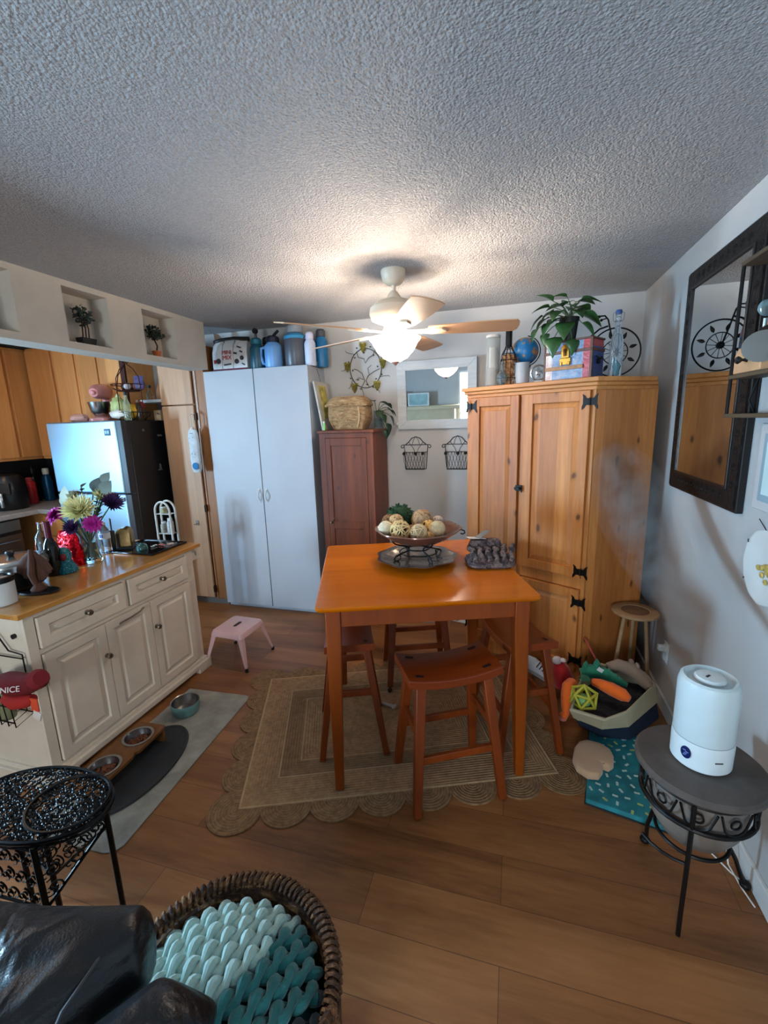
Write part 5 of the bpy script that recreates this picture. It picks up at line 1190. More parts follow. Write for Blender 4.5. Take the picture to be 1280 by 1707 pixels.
for k,(dx,dy,c,lab) in enumerate(((-.04,.0,(52,40,44),'dark plum in the upper basket, left one'),(.02,-.03,(200,190,190),'pale grey wrapped item in the middle of the upper basket'),(.06,.02,(150,90,60),'brown onion at the right of the upper basket'),(-.0,.045,(88,50,44),'dark red onion at the back of the upper basket'))):
    fruit('onion' if 'onion' in lab else 'plum' if 'plum' in lab else 'wrapped_item',lab,'produce',dx,dy,.285,.028,c)
e=thing('snack_bag','purple-blue snack bag standing at the right rim of the upper basket','bag',(fx_+.09,fy_+.03,ZF+.262),.5)
MB().loft([rr(.03,.02,.01,0),rr(.042,.028,.01,.04),rr(.035,.012,.005,.085),rr(.04,.003,.002,.11)]).done('bag_body',P('bag_purple',(96,92,140),.3,var=.4,vscale=30),e)
bottle('oil_bottle','clear oil bottle with white label at the right front of the refrigerator top',(-3.075,3.03,ZF),[(0,0),(.026,0),(.028,.005),(.028,.13),(.012,.18),(.011,.21),(0,.21)],P('oil_glass',(200,216,190),.08,trans=.7),[(.013,.205),(.014,.23),(0,.232)],P('cap_dark',(30,40,36),.4))
bottle('oil_bottle','brown glass bottle just behind the clear oil bottle on the refrigerator',(-3.06,3.14,ZF),[(0,0),(.028,0),(.03,.005),(.03,.10),(.02,.14),(.012,.155),(0,.156)],P('brown_glass',(60,36,18),.12,trans=.2),[(.015,.15),(.016,.17),(0,.171)],P('cap_brown',(110,70,50),.5))
e=thing('bread_box','beige box with dark dots standing at the back right of the refrigerator top','box',(-3.07,3.38,ZF))
MB().box((0,0,.045),(.07,.07,.09)).done('box_body',P('box_beige',(206,168,128),.6),e,bev=.004)
MB().box((.01,-.036,.06),(.012,.002,.012)).box((.025,-.036,.055),(.010,.002,.010)).done('dots',BLK,e)
bottle('glass_bottle','clear bottle with dark cap standing on the nook shelf',(-3.19,3.42,1.886),[(0,0),(.03,0),(.032,.006),(.032,.05),(.014,.09),(.013,.11),(0,.11)],GLASS,[(.016,.105),(.016,.13),(0,.13)],P('cap_green_dark',(40,56,46),.4))
e=thing('copper_mould','copper-brown leaf-shaped ornament standing on the nook shelf','ornament',(-3.07,3.44,1.886))
MB().loft([[(x,y,z) for x,z in ((-.05,.0),(.05,0),(.055,.1),(.03,.15),(0,.2),(-.03,.14),(-.055,.08))] for y in (-.01,.01)]).done('ornament_body',P('copper_brown',(170,104,62),.45,metal=.3),e,bev=.004)
# ================================================================ NICHE PLANTS
def niche_plant(label,y,z,sq,seed,pot):
    random.seed(seed)
    e=thing('potted_plant',label,'potted plant',(HX-.062,y,NZ0+.0005)); 
    if sq: MB().loft([rr(.024,.042,.004,0),rr(.029,.048,.004,.042)]).done('pot',P('planter_black',(24,26,24),.6),e)
    else: MB().lathe([(0,0),(.022,0),(.028,.035),(.031,.035),(.031,.045),(0,.045)],n=20).done('pot',P('terracotta',(196,104,56),.8),e)
    st=MB(); lf=MB(); h0=.042
    if sq:
        for k in range(3): st.tube([(0,-.02+.02*k,h0),(.003,-.018+.02*k,.10),(0,-.01+.01*k,.15)],.004,6)
        cz,rz_,ry=.165,.06,.055;n=120;L=.026
    else:
        st.tube([(0,0,h0),(.004,.008,.08),(-.002,-.006,.12),(0,0,.15)],.005,6)
        for k in range(6): st.tube([(0,0,.12),(.01*math.cos(k),.04*math.sin(k*1.1),.17)],.003,5)
        cz,rz_,ry=.165,.05,.062;n=110;L=.028
    st.done('trunk',P('bark',(60,44,32),.8),e)
    for k in range(n):
        d=Vector((random.gauss(0,1),random.gauss(0,1),random.gauss(0,1))).normalized(); q=random.uniform(.45,1)
        c=Vector((d.x*.036*q,d.y*ry*q,cz+d.z*rz_*q))
        M=Matrix.Translation(c)@Euler((random.uniform(0,6),random.uniform(0,6),random.uniform(0,6))).to_matrix().to_4x4()
        lf.leaf(M,L,L*.55,bend=.3,n=3)
    lf.done('foliage',LEAFD if not sq else P('leaf_dusty',(44,56,50),.6,var=.5,vscale=40),e)
niche_plant('small bushy plant with pale stems in black square pot, in the middle header niche',2.185,0,True,1,None)
niche_plant('small dark bonsai-like plant in a terracotta pot, in the niche nearest the wardrobe',2.735,0,False,2,None)
# ================================================================ BACK WALL DECOR
e=thing('wall_mirror','rectangular mirror with wide whitewashed frame on the back wall','mirror',(-.592,YB-.012,1.825),0); e.rotation_euler=(math.radians(2.5),0,0)
WF=wood('whitewash',(170,176,180),(204,206,206),axis=0,rough=.6,scale=10)
W2,H2,fw=.315,.265,.072
w=MB(); 
w.hexa([(-W2,-.03,-H2),(W2,-.03,-H2),(W2,0,-H2),(-W2,0,-H2)],[(-W2+fw,-.024,-H2+fw),(W2-fw,-.024,-H2+fw),(W2-fw,0,-H2+fw),(-W2+fw,0,-H2+fw)])
w.hexa([(-W2+fw,-.024,H2-fw),(W2-fw,-.024,H2-fw),(W2-fw,0,H2-fw),(-W2+fw,0,H2-fw)],[(-W2,-.03,H2),(W2,-.03,H2),(W2,0,H2),(-W2,0,H2)])
for s in (-1,1):
    w.loft([[(s*W2,-.03,-H2),(s*W2,-.03,H2),(s*W2,0,H2),(s*W2,0,-H2)],[(s*(W2-fw),-.024,-H2+fw),(s*(W2-fw),-.024,H2-fw),(s*(W2-fw),0,H2-fw),(s*(W2-fw),0,-H2+fw)]])
w.done('frame',WF,e,smooth=False,bev=.002)
MB().bb(-W2+fw-.005,W2-fw+.005,-.014,-.010,-H2+fw-.005,H2-fw+.005).done('mirror_glass',MIRROR,e,smooth=False)
MB().sph((-W2-.008,-.018,-H2+.045),(.014,.012,.016),10,8).done('corner_knob',TRIM,e)
# vine wreath
e=thing('vine_wreath','round dark wire vine wreath with yellow grape clusters on the back wall','wall decoration',(-1.178,YB-.004,2.06))
w=MB(); RX,RZ=.135,.155
w.tube([(RX*math.cos(a),0,RZ*math.sin(a)) for a in [2*PI*i/40 for i in range(40)]],.0035,6,closed=True)
random.seed(21)
for k in range(9):
    a=2*PI*k/9+.2; p=Vector((RX*math.cos(a),0,RZ*math.sin(a))); d=Vector((math.cos(a+.9),0,math.sin(a+.9)))
    w.tube([p,p+d*.03+Vector((math.cos(a),0,math.sin(a)))*.012,p+d*.055+Vector((math.cos(a),0,math.sin(a)))*.03,p+d*.05+Vector((math.cos(a),0,math.sin(a)))*.045],.002,5)
w.tube([(-.04,-.004,-RZ+.006),(-.01,-.004,-.10),(-.03,-.004,-.04),(-.07,-.004,-.01),(-.10,-.004,0)],.0025,5)
w.tube([(.03,-.004,-RZ),(.0,-.004,-.10),(.02,-.004,-.06),(.07,-.004,-.03),(.12,-.004,-.01)],.0025,5)
w.tube([(-.07,-.004,.13),(-.06,-.004,.09),(-.01,-.004,.075),(.0,-.004,.04),(.03,-.004,.08),(.07,-.004,.10),(.08,-.004,.13)],.0025,5)
w.tube([(-.0,-.004,-.1),(.03,-.004,-.05),(.02,-.004,0),(.05,-.004,.02)],.002,5)
w.tube([(-.02,-.004,-.09),(-.06,-.004,-.07),(-.09,-.004,-.09)],.002,5)
w.cyl((0,.004,.14),(0,-.004,.158),.003,n=6)
w.done('wire_vine',P('vine_dark',(60,54,46),.5,metal=.4),e)
w=MB()
for k in range(16):
    a=2*PI*k/16; rr_=1.12 if k%2 else .82; M=Matrix.Translation((RX*rr_*math.cos(a),-.004,RZ*rr_*math.sin(a)))@Matrix.Rotation(-a+random.uniform(-1,1),4,'Y')@Matrix.Rotation(PI/2,4,'X')
    w.leaf(M,.022,.011,bend=.1,n=3)
w.done('wire_leaves',MC['vine_dark'],e)
for dx,dz in ((-.015,.165),(-.155,.02),(.15,.03),(-.10,-.15),(.095,-.14)):
    w=MB()
    for row,n in enumerate((4,3,3,2,1)):
        for k in range(n): w.sph((dx+(k-(n-1)/2)*.014,-.008,dz+.014-row*.012),(.009,.009,.009),8,6)
    for s in (-1,1): w.leaf(Matrix.Translation((dx,-.01,dz+.02))@Matrix.Rotation(s*1.2,4,'Y')@Matrix.Rotation(PI/2,4,'X'),.035,.024,bend=.1,n=4)
    w.done('grape_cluster',P('grape_gold',(128,112,40),.5,metal=.3,var=.4,vscale=30),e)
def wbasket(label,x):
    e=thing('wall_basket',label,'wire basket',(x,YB,1.36),0,'wire wall baskets under the small mirror')
    w=MB(); D=-.07
    # back frame
    w.tube([(-.10,-.004,.075),(-.085,-.004,-.125),(.085,-.004,-.125),(.10,-.004,.075)],.003,6)
    w.tube([(-.085,-.004,.075),(-.06,-.004,.095),(-.035,-.004,.125),(0,-.004,.138),(.035,-.004,.125),(.06,-.004,.095),(.085,-.004,.075)],.0035,6)
    w.tube([(-.03,-.004,.075),(-.02,-.004,.11),(0,-.004,.138),(.02,-.004,.11),(.03,-.004,.075)],.002,5)
    for s in (-1,1): w.tube([(s*.06,-.004,.095),(s*.02,-.004,.04),(0,-.004,-.02)],.002,5)
    w.tube([(-.10,-.004,.07)]+spiral((-.112,-.004,.056),.016,PI/2,1.5*PI,10,'xz',.6),.003,6).tube([(.10,-.004,.07)]+spiral((.112,-.004,.056),.016,PI/2,-1.5*PI,10,'xz',.6),.003,6)
    w.tube([(-.10,-.004,.072),(.10,-.004,.072)],.003,6)
    # basket
    for z,hx_,d in ((.015,.092,D),(-.125,.078,D*.8)): w.tube([(-hx_,-.004,z),(-hx_,d,z),(hx_,d,z),(hx_,-.004,z)],.003,6)
    for k in range(8):
        u=-.092+.184*k/7; 
        for s in (-1,1):
            u2=max(-.078,min(.078,u*.85+s*.035)); w.tube([(u,D,.015),((u+u2)/2,D*1.05,-.055),(u2,D*.8,-.125)],.0017,5)
    for k in range(5): w.cyl((-.06+.03*k,D*.8,-.125),(-.06+.03*k,-.004,-.125),.002,n=5)
    w.done('wire_frame',IRON,e)
    w=MB()
    for x_ in (-.085,0.01,.07): w.sph((x_,D-.006,.004),(.014,.006,.012),8,6)
    w.done('metal_leaf',IRON,e); return e
wbasket('black wire wall basket, fully visible one nearest the brown cabinet',-.768)
wbasket('black wire wall basket partly hidden behind the armoire edge',-.427)
# ================================================================ RIGHT WALL
e=thing('wall_mirror','tall mirror with wide black embossed frame on the right wall','mirror',(XR,2.325,1.765),-PI/2)
# local x -> world -y ; local -y -> world -x (into room)
MF,nt,b,o=newmat('black_embossed'); v=coords(nt); q=nt.nodes.new('ShaderNodeTexVoronoi'); q.inputs['Scale'].default_value=42; nt.links.new(v,q.inputs['Vector'])
b.inputs['Base Color'].default_value=srgb(17,15,16); b.inputs['Roughness'].default_value=.5; b.inputs['Specular IOR Level'].default_value=.3; bump(nt,b,q.outputs['Distance'],.6,.006)
W3,H3=.378,.525
def framering(mb,x0,x1,z0,z1,fw_,y0,y1):
    O=[(x0,z0),(x1,z0),(x1,z1),(x0,z1)]; I=[(x0+fw_,z0+fw_),(x1-fw_,z0+fw_),(x1-fw_,z1-fw_),(x0+fw_,z1-fw_)]
    for k in range(4):
        a,b_=O[k],O[(k+1)%4]; c,d=I[(k+1)%4],I[k]
        mb.hexa([(p[0],y0,p[1]) for p in (a,b_,c,d)],[(p[0],y1,p[1]) for p in (a,b_,c,d)])
w=MB(); framering(w,-W3,W3,-H3,H3,.016,-.026,-.001); framering(w,-W3+.080,W3-.080,-H3+.080,H3-.080,.012,-.038,-.003); w.done('frame_bead',P('frame_black',(22,20,21),.35),e,smooth=False,bev=.003)
w=MB(); framering(w,-W3+.012,W3-.012,-H3+.012,H3-.012,.075,-.032,-.001)
for k in range(9):
    for zz in (-H3+.048,H3-.048):
        x=-.24+.06*k; w.tube(spiral((x,-.032,zz),.018,0,3*PI,16,'xz',.75),.0022,5)
for k in range(14):
    for xx in (-W3+.048,W3-.048):
        z=-.42+.0646*k; w.tube(spiral((xx,-.032,z),.018,0,3*PI,16,'xz',.75),.0022,5)
w.done('embossed_frame',MF,e,ang=30)
MB().bb(-W3+.088,W3-.088,-.031,-.024,-H3+.088,H3-.088).done('mirror_glass',MIRROR,e,smooth=False)
# wall shelf
e=thing('wall_shelf','dark metal and wood wall shelf unit at the right edge beside the black mirror','shelf',(XR,1.70,1.60))
for y in (.243,-.25):
    w=MB(); w.tube([(-.094,y,.005),(-.094,y,.518)],.006,6)
    w.tube([(-.003,y,.005),(-.003,y,.518)],.005,6)
    w.tube([(-.003,y,.16),(-.03,y,.06),(-.003,y,.0)],.004,5).tube([(-.094,y,.01),(-.003,y,.01)],.005,6).tube([(-.094,y,.515),(-.003,y,.515)],.005,6)
    w.done('side_frame',IRON,e)
SWD=wood('shelf_wood',(70,56,40),(96,78,56),axis=1,rough=.6)
for z in (.0,.135,.51): MB().bb(-.10,-.0005,-.255,.25,z,z+.014).done('shelf_board',SWD,e,bev=.002)
e=thing('wooden_drawer_box','small pale wooden drawer box with black knob on the wall shelf','drawer box',(XR-.097,1.80,1.7505))
MB().loft([[(x,y,z) for y,z in ((-.06,0),(.125,0),(.125,.06),(.10,.085),(-.06,.075))] for x in (0,.09)]).done('box_body',P('light_wood_box',(206,158,116),.55,var=.12,vscale=10),e,bev=.003)
MB().lathe([(0,0),(.008,0),(.006,.004),(.004,.014),(.010,.020),(.013,.026),(.010,.032),(0,.033)],n=16,c=(0,.03,.04),M=Matrix.Rotation(-PI/2,4,'Y')).done('knob',BLK,e)
e=thing('wooden_drawer_box','second pale wooden box higher up at the photo edge above the leaf','drawer box',(XR-.097,1.68,1.93))
MB().box((.045,.0,.0),(.08,.13,.10)).done('box_body',P('light_wood_box2',(196,130,92),.55,var=.12,vscale=10),e,bev=.003)
MB().box((.045,0,-.056),(.10,.17,.012)).done('mounting_ledge',IRON,e,bev=.002)
e=thing('artificial_leaf','round grey-green leaf decoration in front of the wooden drawer box','leaf decoration',(XR-.118,1.69,1.815))
MB().lathe([(0,0),(.05,.002),(.052,.004),(.03,.008),(0,.009)],n=26,M=Matrix.Rotation(math.radians(-25),4,'Z')@Matrix.Rotation(PI/2,4,'X')@Matrix.Diagonal((1,.9,1,1))).done('grey_leaf',P('leaf_greygreen',(112,108,102),.6),e)
MB().sph((.012,-.055,-.005),(.010,.03,.04),12,8).tube([(.0,-.05,-.03),(.03,-.06,-.05),(.06,-.1,-.06)],.004,5).done('green_leaf',P('leaf_olive',(74,90,34),.6),e)
e=thing('decorative_spoon','long silver spoon hanging against the wall shelf','spoon',(XR-.06,1.83,1.93))
MB().sph((0,0,.02),(.026,.006,.026),14,10).tube([(0,0,-.012),(0,.004,-.06),(0,.006,-.12)],[.006,.004,.006],8).done('spoon_body',P('spoon_glass_blue',(150,180,186),.15,metal=.5),e)
MB().cyl((.0,0,.055),(.058,0,.058),.003,n=6).done('hook',IRON,e)
e=thing('picture_frame','pale framed picture at the right edge under the wall shelf','picture',(XR,1.70,1.43))
w=MB().bb(-.022,0,-.14,.148,-.145,.15).done('frame',P('frame_grey_white',(190,188,188),.5),e,bev=.004)
MB().bb(-.024,-.021,-.105,.113,-.112,.116).done('mat_board',P('matboard_blue',(140,164,174),.5),e)
MB().bb(-.026,-.0235,-.08,.09,-.088,.09).done('print',P('print_pale_cyan',(196,220,218),.4),e)
e=thing('decorative_plate','white floral plate hanging on wire clips at the right edge of the photo','plate',(XR-.001,1.725,1.10))
Mp=Matrix.Rotation(-PI/2,4,'Y')
MB().lathe([(0,.0),(.08,.002),(.125,.018),(.128,.021),(.12,.022),(.078,.008),(0,.006)],n=48,M=Mp,wav=(.012,12)).done('plate_body',P('porcelain',(214,218,216),.2,coat=.5),e)
w=MB(); random.seed(2)
for k in range(12): 
    a=random.uniform(0,6.28); q=random.uniform(0,.05); w.sph((-.011,q*math.cos(a),q*math.sin(a)),(.003,.014,.010),8,6)
w.done('flower_print',P('print_gold',(190,160,84),.5,var=.4,vscale=60),e)
for a in (.6,2.5,-.6,-2.5): MB().tube([(.001,.126*math.cos(a),.126*math.sin(a)),(-.024,.128*math.cos(a),.128*math.sin(a)),(-.027,.116*math.cos(a),.116*math.sin(a))],.002,5).done('wire_clip',IRON,e)
MB().tube([(.001,.05,.118),(-.008,.085,.152)],.0015,5).done('wire_clip',IRON,e)
# ================================================================ RIGHT FLOOR AREA
# dog mat
e=thing('pet_mat','teal mat printed with white and yellow dashes under the toy bin','pet mat',(.335,1.765,0.0005))
TM=P('mat_teal',(34,124,134),.75,var=.35,vscale=14)
q4=[(0,0),(.36,-.085),(.475,.43),(.095,.53)]
MB().hexa([(x,y,0) for x,y in q4],[(x+.003,y+.003,.022) for x,y in q4]).done('mat_body',TM,e,bev=.006)
MB().hexa([(x+(.0 if x>.1 else -.003),y-.003,.0) for x,y in q4],[(x,y-.002,.006) for x,y in q4]).done('dark_piping',P('piping_dark',(16,30,36),.7),e)
random.seed(31); dw=MB(); dyl=MB()
def inq(u,v): a=Vector(q4[0]).lerp(Vector(q4[1]),u); b_=Vector(q4[3]).lerp(Vector(q4[2]),u); return a.lerp(b_,v)
spots=[]
for k in range(400):
    u,v_=random.uniform(.04,.96),random.uniform(.03,.97); p=inq(u,v_)
    if any((p-s_).length<.036 for s_ in spots): continue
    spots.append(p); (dyl if random.random()<.28 else dw).loft([[(q_[0]+p.x,q_[1]+p.y,zz) for q_ in [tuple(Matrix.Rotation(len(spots)*1.9,2)@Vector(c)) for c in ((-.011,-.0035),(-.009,-.005),(.009,-.005),(.011,-.0035),(.011,.0035),(.009,.005),(-.009,.005),(-.011,.0035))]] for zz in (.0222,.0230)])
a_=dw.done('white_dashes',P('dash_white',(190,214,206),.7),e); b_=dyl.done('yellow_dashes',P('dash_yellow',(176,190,120),.7),e)
a_['kind']='stuff'; b_['kind']='stuff'
e=thing('plush_toy','beige bread-slice shaped plush lying on the teal mat','pet toy',(.385,1.995,.024),math.radians(-12))
# outline two lobes
pts=[(-.045,-.13),(.03,-.135),(.06,-.11),(.062,-.05),(.075,-.02),(.085,.0),(.088,.06),(.07,.11),(.03,.125),(-.03,.12),(-.06,.09),(-.07,.03),(-.068,-.06),(-.065,-.11)]
pts=[(-.05,-.10),(.0,-.125),(.045,-.11),(.058,-.07),(.056,-.03),(.085,-.035),(.10,-.01),(.10,.05),(.085,.09),(.04,.115),(-.02,.11),(-.055,.08),(-.07,.03),(-.07,-.05)]
MB().loft([[(x*.94,y*.94,0) for x,y in pts],[(x,y,.012) for x,y in pts],[(x,y,.026) for x,y in pts],[(x*.93,y*.93,.038) for x,y in pts],[(x*.7,y*.7,.042) for x,y in pts]]).done('plush_body',P('plush_beige',(196,158,124),.95,sheen=.4,bmp=.3,bscale=90),e,bev=.008,ang=60)
MB().sph((.062,-.025,.036),(.012,.006,.003),8,6).done('dark_seam',P('seam_brown',(90,56,40),.8),e)
# toy bin
e=thing('toy_bin','navy fabric bin with folded white cuff full of dog toys beside the corner armoire','toy bin',(0,0,0))
base=[(.37,2.27),(.49,2.175),(.66,2.21),(.79,2.38),(.74,2.56),(.50,2.60)]
top=[(.305,2.10),(.45,2.055),(.56,2.14),(.755,2.42),(.735,2.535),(.52,2.575),(.40,2.42)]
base=[(.365,2.25),(.46,2.18),(.60,2.19),(.785,2.40),(.75,2.51),(.53,2.55),(.42,2.42)]
cB=Vector((.56,2.40))
def sc2(ps,k): return [tuple(cB+(Vector(p)-cB)*k) for p in ps]
lerpP=lambda a,b_,t:[tuple(Vector(p).lerp(Vector(q),t)) for p,q in zip(a,b_)]
R3=lambda ps,z:[(x,y,z) for x,y in ps]
zb=.0235
MB().loft([R3(sc2(base,.97),zb),R3(base,zb+.012),R3(lerpP(base,top,.5),.125),R3(lerpP(base,top,.62),.145),R3(sc2(lerpP(base,top,.62),.95),.145),R3(sc2(base,.94),zb+.02)]).done('navy_body',P('navy_fabric',(24,38,62),.8),e,bev=.004)
MB().loft([R3(sc2(lerpP(base,top,.5),1.025),.122),R3(sc2(top,1.03),.215),R3(top,.222),R3(sc2(top,.955),.215),R3(sc2(lerpP(base,top,.5),.94),.10)],cap=False).done('white_cuff',P('cuff_cream',(186,178,148),.7,var=.08,vscale=10),e,bev=.003)
MB().tube([(.545,2.55,.215),(.58,2.53,.245),(.64,2.51,.25),(.68,2.52,.235),(.70,2.51,.215)],[.010,.012,.012,.011,.010],8).done('rope_handle',P('rope_grey',(150,140,128),.9),e)
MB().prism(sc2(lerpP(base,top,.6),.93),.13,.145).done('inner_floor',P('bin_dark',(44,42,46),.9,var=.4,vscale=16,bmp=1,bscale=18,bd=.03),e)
OR=P('plush_orange',(236,104,24),.9,sheen=.3,bmp=.3,bscale=90); 
e=thing('carrot_toy','orange plush carrot lying across the toy bin','pet toy',(.435,2.32,.235))
MB().tube([(0,0,.012),(.03,-.015,.015),(.08,-.045,.012),(.13,-.08,.006),(.155,-.10,.0)],[.018,.026,.033,.032,.016],14).done('carrot_body',OR,e)
tt=MB()
for k in range(5): tt.leaf(Matrix.Translation((-.01,.005,.012))@Matrix.Rotation(.6+k*.35,4,'Z')@Matrix.Rotation(.3,4,'X'),.06,.025,bend=.2)
tt.done('leafy_top',P('plush_green',(56,120,90),.9),e)
e=thing('plush_toy','orange plush leg-shaped toy hanging over the left edge of the toy bin','pet toy',(.315,2.25,.20))
MB().tube([(.02,.06,.035),(.0,.02,.03),(-.012,-.02,.0),(-.018,-.03,-.05),(-.015,-.035,-.085),(-.03,-.045,-.105)],[.028,.036,.032,.022,.018,.022],12).done('plush_body',OR,e)
MB().sph((-.032,-.05,-.112),(.022,.018,.012),10,8).done('pink_tip',P('plush_pink',(206,120,100),.9),e)
e=thing('lattice_ball','yellow-green openwork lattice ball with a ball inside, at the front of the toy bin','pet toy',(.375,2.185,.235))
bm=bmesh.new(); bmesh.ops.create_icosphere(bm,subdivisions=1,radius=.066); w=MB()
for ed in bm.edges: w.tube([ed.verts[0].co.copy(),ed.verts[1].co.copy()],.0065,7)
for vv in bm.verts: w.sph(vv.co,(.0075,)*3,8,6)
bm.free(); w.done('lattice',P('lattice_yellow',(184,178,60),.5),e)
MB().sph((0,-.004,-.014),(.034,.034,.034),16,12).done('inner_ball',P('inner_green',(130,180,110),.4),e)
e=thing('plush_toy','teal green spiky plush dragon lying behind the carrot in the toy bin','pet toy',(.42,2.47,.215))
TG2=P('plush_teal',(30,128,98),.85,var=.3,vscale=30,sheen=.3)
w=MB().tube([(-.02,-.03,0),(.03,-.02,.02),(.09,-.04,.025),(.14,-.08,.02),(.19,-.11,.012)],[.03,.038,.034,.026,.012],12)
for (x,y,z,s_) in ((.0,-.02,.03,.05),(.055,-.02,.045,.055),(.11,-.055,.035,.035),(.15,-.085,.028,.025)): w.lathe([(s_*.4,0),(s_*.3,s_*.5),(0,s_)],n=8,c=(x,y,z))
w.done('plush_body',TG2,e)
e=thing('santa_hat_toy','red plush hat toy with white trim leaning on the left of the toy bin','pet toy',(.325,2.50,.10))
MB().lathe([(.0,0),(.055,0),(.058,.05),(.05,.10),(.03,.14),(0,.16)],n=20,M=Matrix.Rotation(-.3,4,'Y')).done('hat_body',P('santa_red',(186,10,22),.8,sheen=.4),e)
MB().sph((-.052,-.01,.155),(.026,.022,.024),10,8,jit=.08).sph((-.02,-.02,.165),(.018,.016,.012),10,8,jit=.08).done('white_trim',P('fluffy_white',(222,206,204),.95),e)
e=thing('toy_stick','thin pinkish-red stick leaning out of the toy bin toward the armoire','stick',(.53,2.46,.23))
MB().cyl((0,0,-.04),(-.09,.20,.095),.005,n=8).done('stick_body',P('stick_pink',(176,66,66),.6),e)
e=thing('plush_toy','grey-brown plush animal resting on the far rim of the toy bin','pet toy',(.625,2.46,.235))
GP=P('plush_greybrown',(142,122,106),.95,sheen=.3)
MB().tube([(-.08,.04,.0),(-.03,.045,.02),(.03,.02,.018),(.08,-.03,-.01),(.10,-.07,-.03)],[.03,.036,.038,.034,.02],12).sph((.035,.05,.045),(.014,.03,.016),8,6).done('plush_body',GP,e)
MB().sph((.06,.03,.04),(.012,.03,.012),8,6).done('ear',P('plush_light',(176,160,146),.95),e)
e=thing('rope_toy','blue and white striped rope toy lying in the bin by the carrot','pet toy',(.55,2.36,.205))
MB().tube([(-.03,.02,0),(.01,.0,.01),(.05,-.03,.0),(.04,-.07,-.01)],.009,8).done('rope_body',P('rope_stripe',(90,80,110),.8,var=.6,vscale=50),e)
e=thing('paper_tag','white paper tag sticking up from the toys in the bin','tag',(.485,2.40,.275)); MB().box((0,0,0),(.03,.002,.022),M=Matrix.Rotation(.5,4,'Y')).done('tag_paper',P('paper_white',(226,226,226),.6),e)
e=thing('sneaker','white and grey sneaker with dark laces behind the right stool','shoe',(.20,2.60,.086),math.radians(-40))
rg=[]
for u,w_,h_ in ((-.13,.025,.05),(-.11,.035,.085),(-.05,.035,.09),(0,.036,.07),(.06,.044,.05),(.11,.038,.042),(.135,.018,.03)):
    rg.append([(u,w_*math.cos(a),.022+max(0,(h_-.022)*math.sin(a))) for a in [PI*i/8 for i in range(9)]])
MB().loft(rg).done('upper',P('shoe_white',(206,206,210),.6),e)
MB().loft([[(x*.96,y,0) for x,y in ((-.135,-.03),(-.05,-.034),(.07,-.045),(.13,-.03),(.142,0),(.13,.03),(.07,.045),(-.05,.034),(-.135,.03),(-.142,0))],[(x,y,.024) for x,y in ((-.135,-.03),(-.05,-.034),(.07,-.045),(.13,-.03),(.142,0),(.13,.03),(.07,.045),(-.05,.034),(-.135,.03),(-.142,0))]]).done('sole',P('sole_grey',(150,150,150),.7),e)
w=MB()
for k in range(4): w.tube([(-.01+.02*k,-.035,.058-.004*k),(-.005+.02*k,0,.085-.009*k),(-.01+.02*k,.035,.058-.004*k)],.003,5)
w.done('laces',BLK,e)
e=thing('plush_toy','brown stuffed toy lying on the floor behind the right stool legs','pet toy',(.19,2.56,.0005))
MB().tube([(0,.10,.045),(.02,.03,.045),(.05,-.06,.035),(.075,-.14,.03)],[.04,.05,.038,.022],12).done('plush_body',P('plush_brown',(110,66,40),.95),e)
e=thing('black_toy','small black and white toy on the floor under the right stool','pet toy',(.04,2.46,.0015+.009))
MB().sph((0,0,.022),(.045,.03,.022),12,8,jit=.06).done('toy_body',BLK,e); MB().sph((-.02,-.024,.024),(.012,.008,.010),8,6).done('white_spot',TRIM,e)
e=thing('chew_bone','white chewed bone lying on the rug under the table','pet toy',(-.665,2.195,.0105),math.radians(-15))
MB().tube([(-.045,0,.012),(0,0,.011),(.045,0,.012)],[.009,.008,.009],10).sph((-.05,.008,.012),(.011,)*3,8,6).sph((-.05,-.008,.012),(.011,)*3,8,6).sph((.05,.008,.012),(.011,)*3,8,6).sph((.05,-.008,.012),(.011,)*3,8,6).done('bone_body',P('bone_white',(200,188,176),.6),e)
e=thing('rubber_ball','tiny dark ball on the rug beside the far left stool leg','ball',(-.683,2.335,.0205)); MB().sph((0,0,0),(.0145,)*3,14,10).done('ball_body',P('ball_brown',(46,24,18),.6),e)
e=thing('scatter_rug','pale grey scalloped pad lying on the floor behind the far stool','floor pad',(-.66,3.42,.0005)); MB().lathe([(0,0),(.16,0),(.165,.008),(.15,.016),(0,.016)],n=48,wav=(.05,8),M=Matrix.Diagonal((1,.6,1,1))).done('pad_body',P('pad_grey',(160,154,150),.9),e)
e=thing('paper_sheet','white and blue printed sheet on the floor near the armoire front','paper',(-.40,3.46,.001),-.3); MB().box((0,0,.002),(.22,.12,.004)).done('sheet',P('paper_white',(226,226,226),.6),e); MB().box((.03,0,.0045),(.02,.11,.001),M=Matrix.Rotation(-.5,4,'Z')).done('printed_stripe',P('stripe_bluegrey',(90,110,130),.6),e)
# round side table in the corner
e=thing('side_table','small round tan plant table with splayed legs in the corner by the armoire','side table',(.70,2.68,0))
TT=wood('tan_wood',(150,118,84),(176,144,106),axis=0,rough=.5,scale=8)
MB().lathe([(0,.50),(.112,.50),(.122,.506),(.122,.516),(.116,.520),(.075,.520),(.073,.516),(0,.516)],n=40).done('tabletop',TT,e)
MB().lathe([(0,.5165),(.072,.5165),(.072,.518),(0,.518)],n=30).done('inlaid_disc',P('inlay_brown',(116,86,62),.6,var=.2,vscale=30),e)
for a in (200,320,80):
    a=r(a); MB().tube([(.06*math.cos(a),.06*math.sin(a),.502),(.115*math.cos(a),.115*math.sin(a),.0)],[.011,.009],10).done('leg',TT,e)
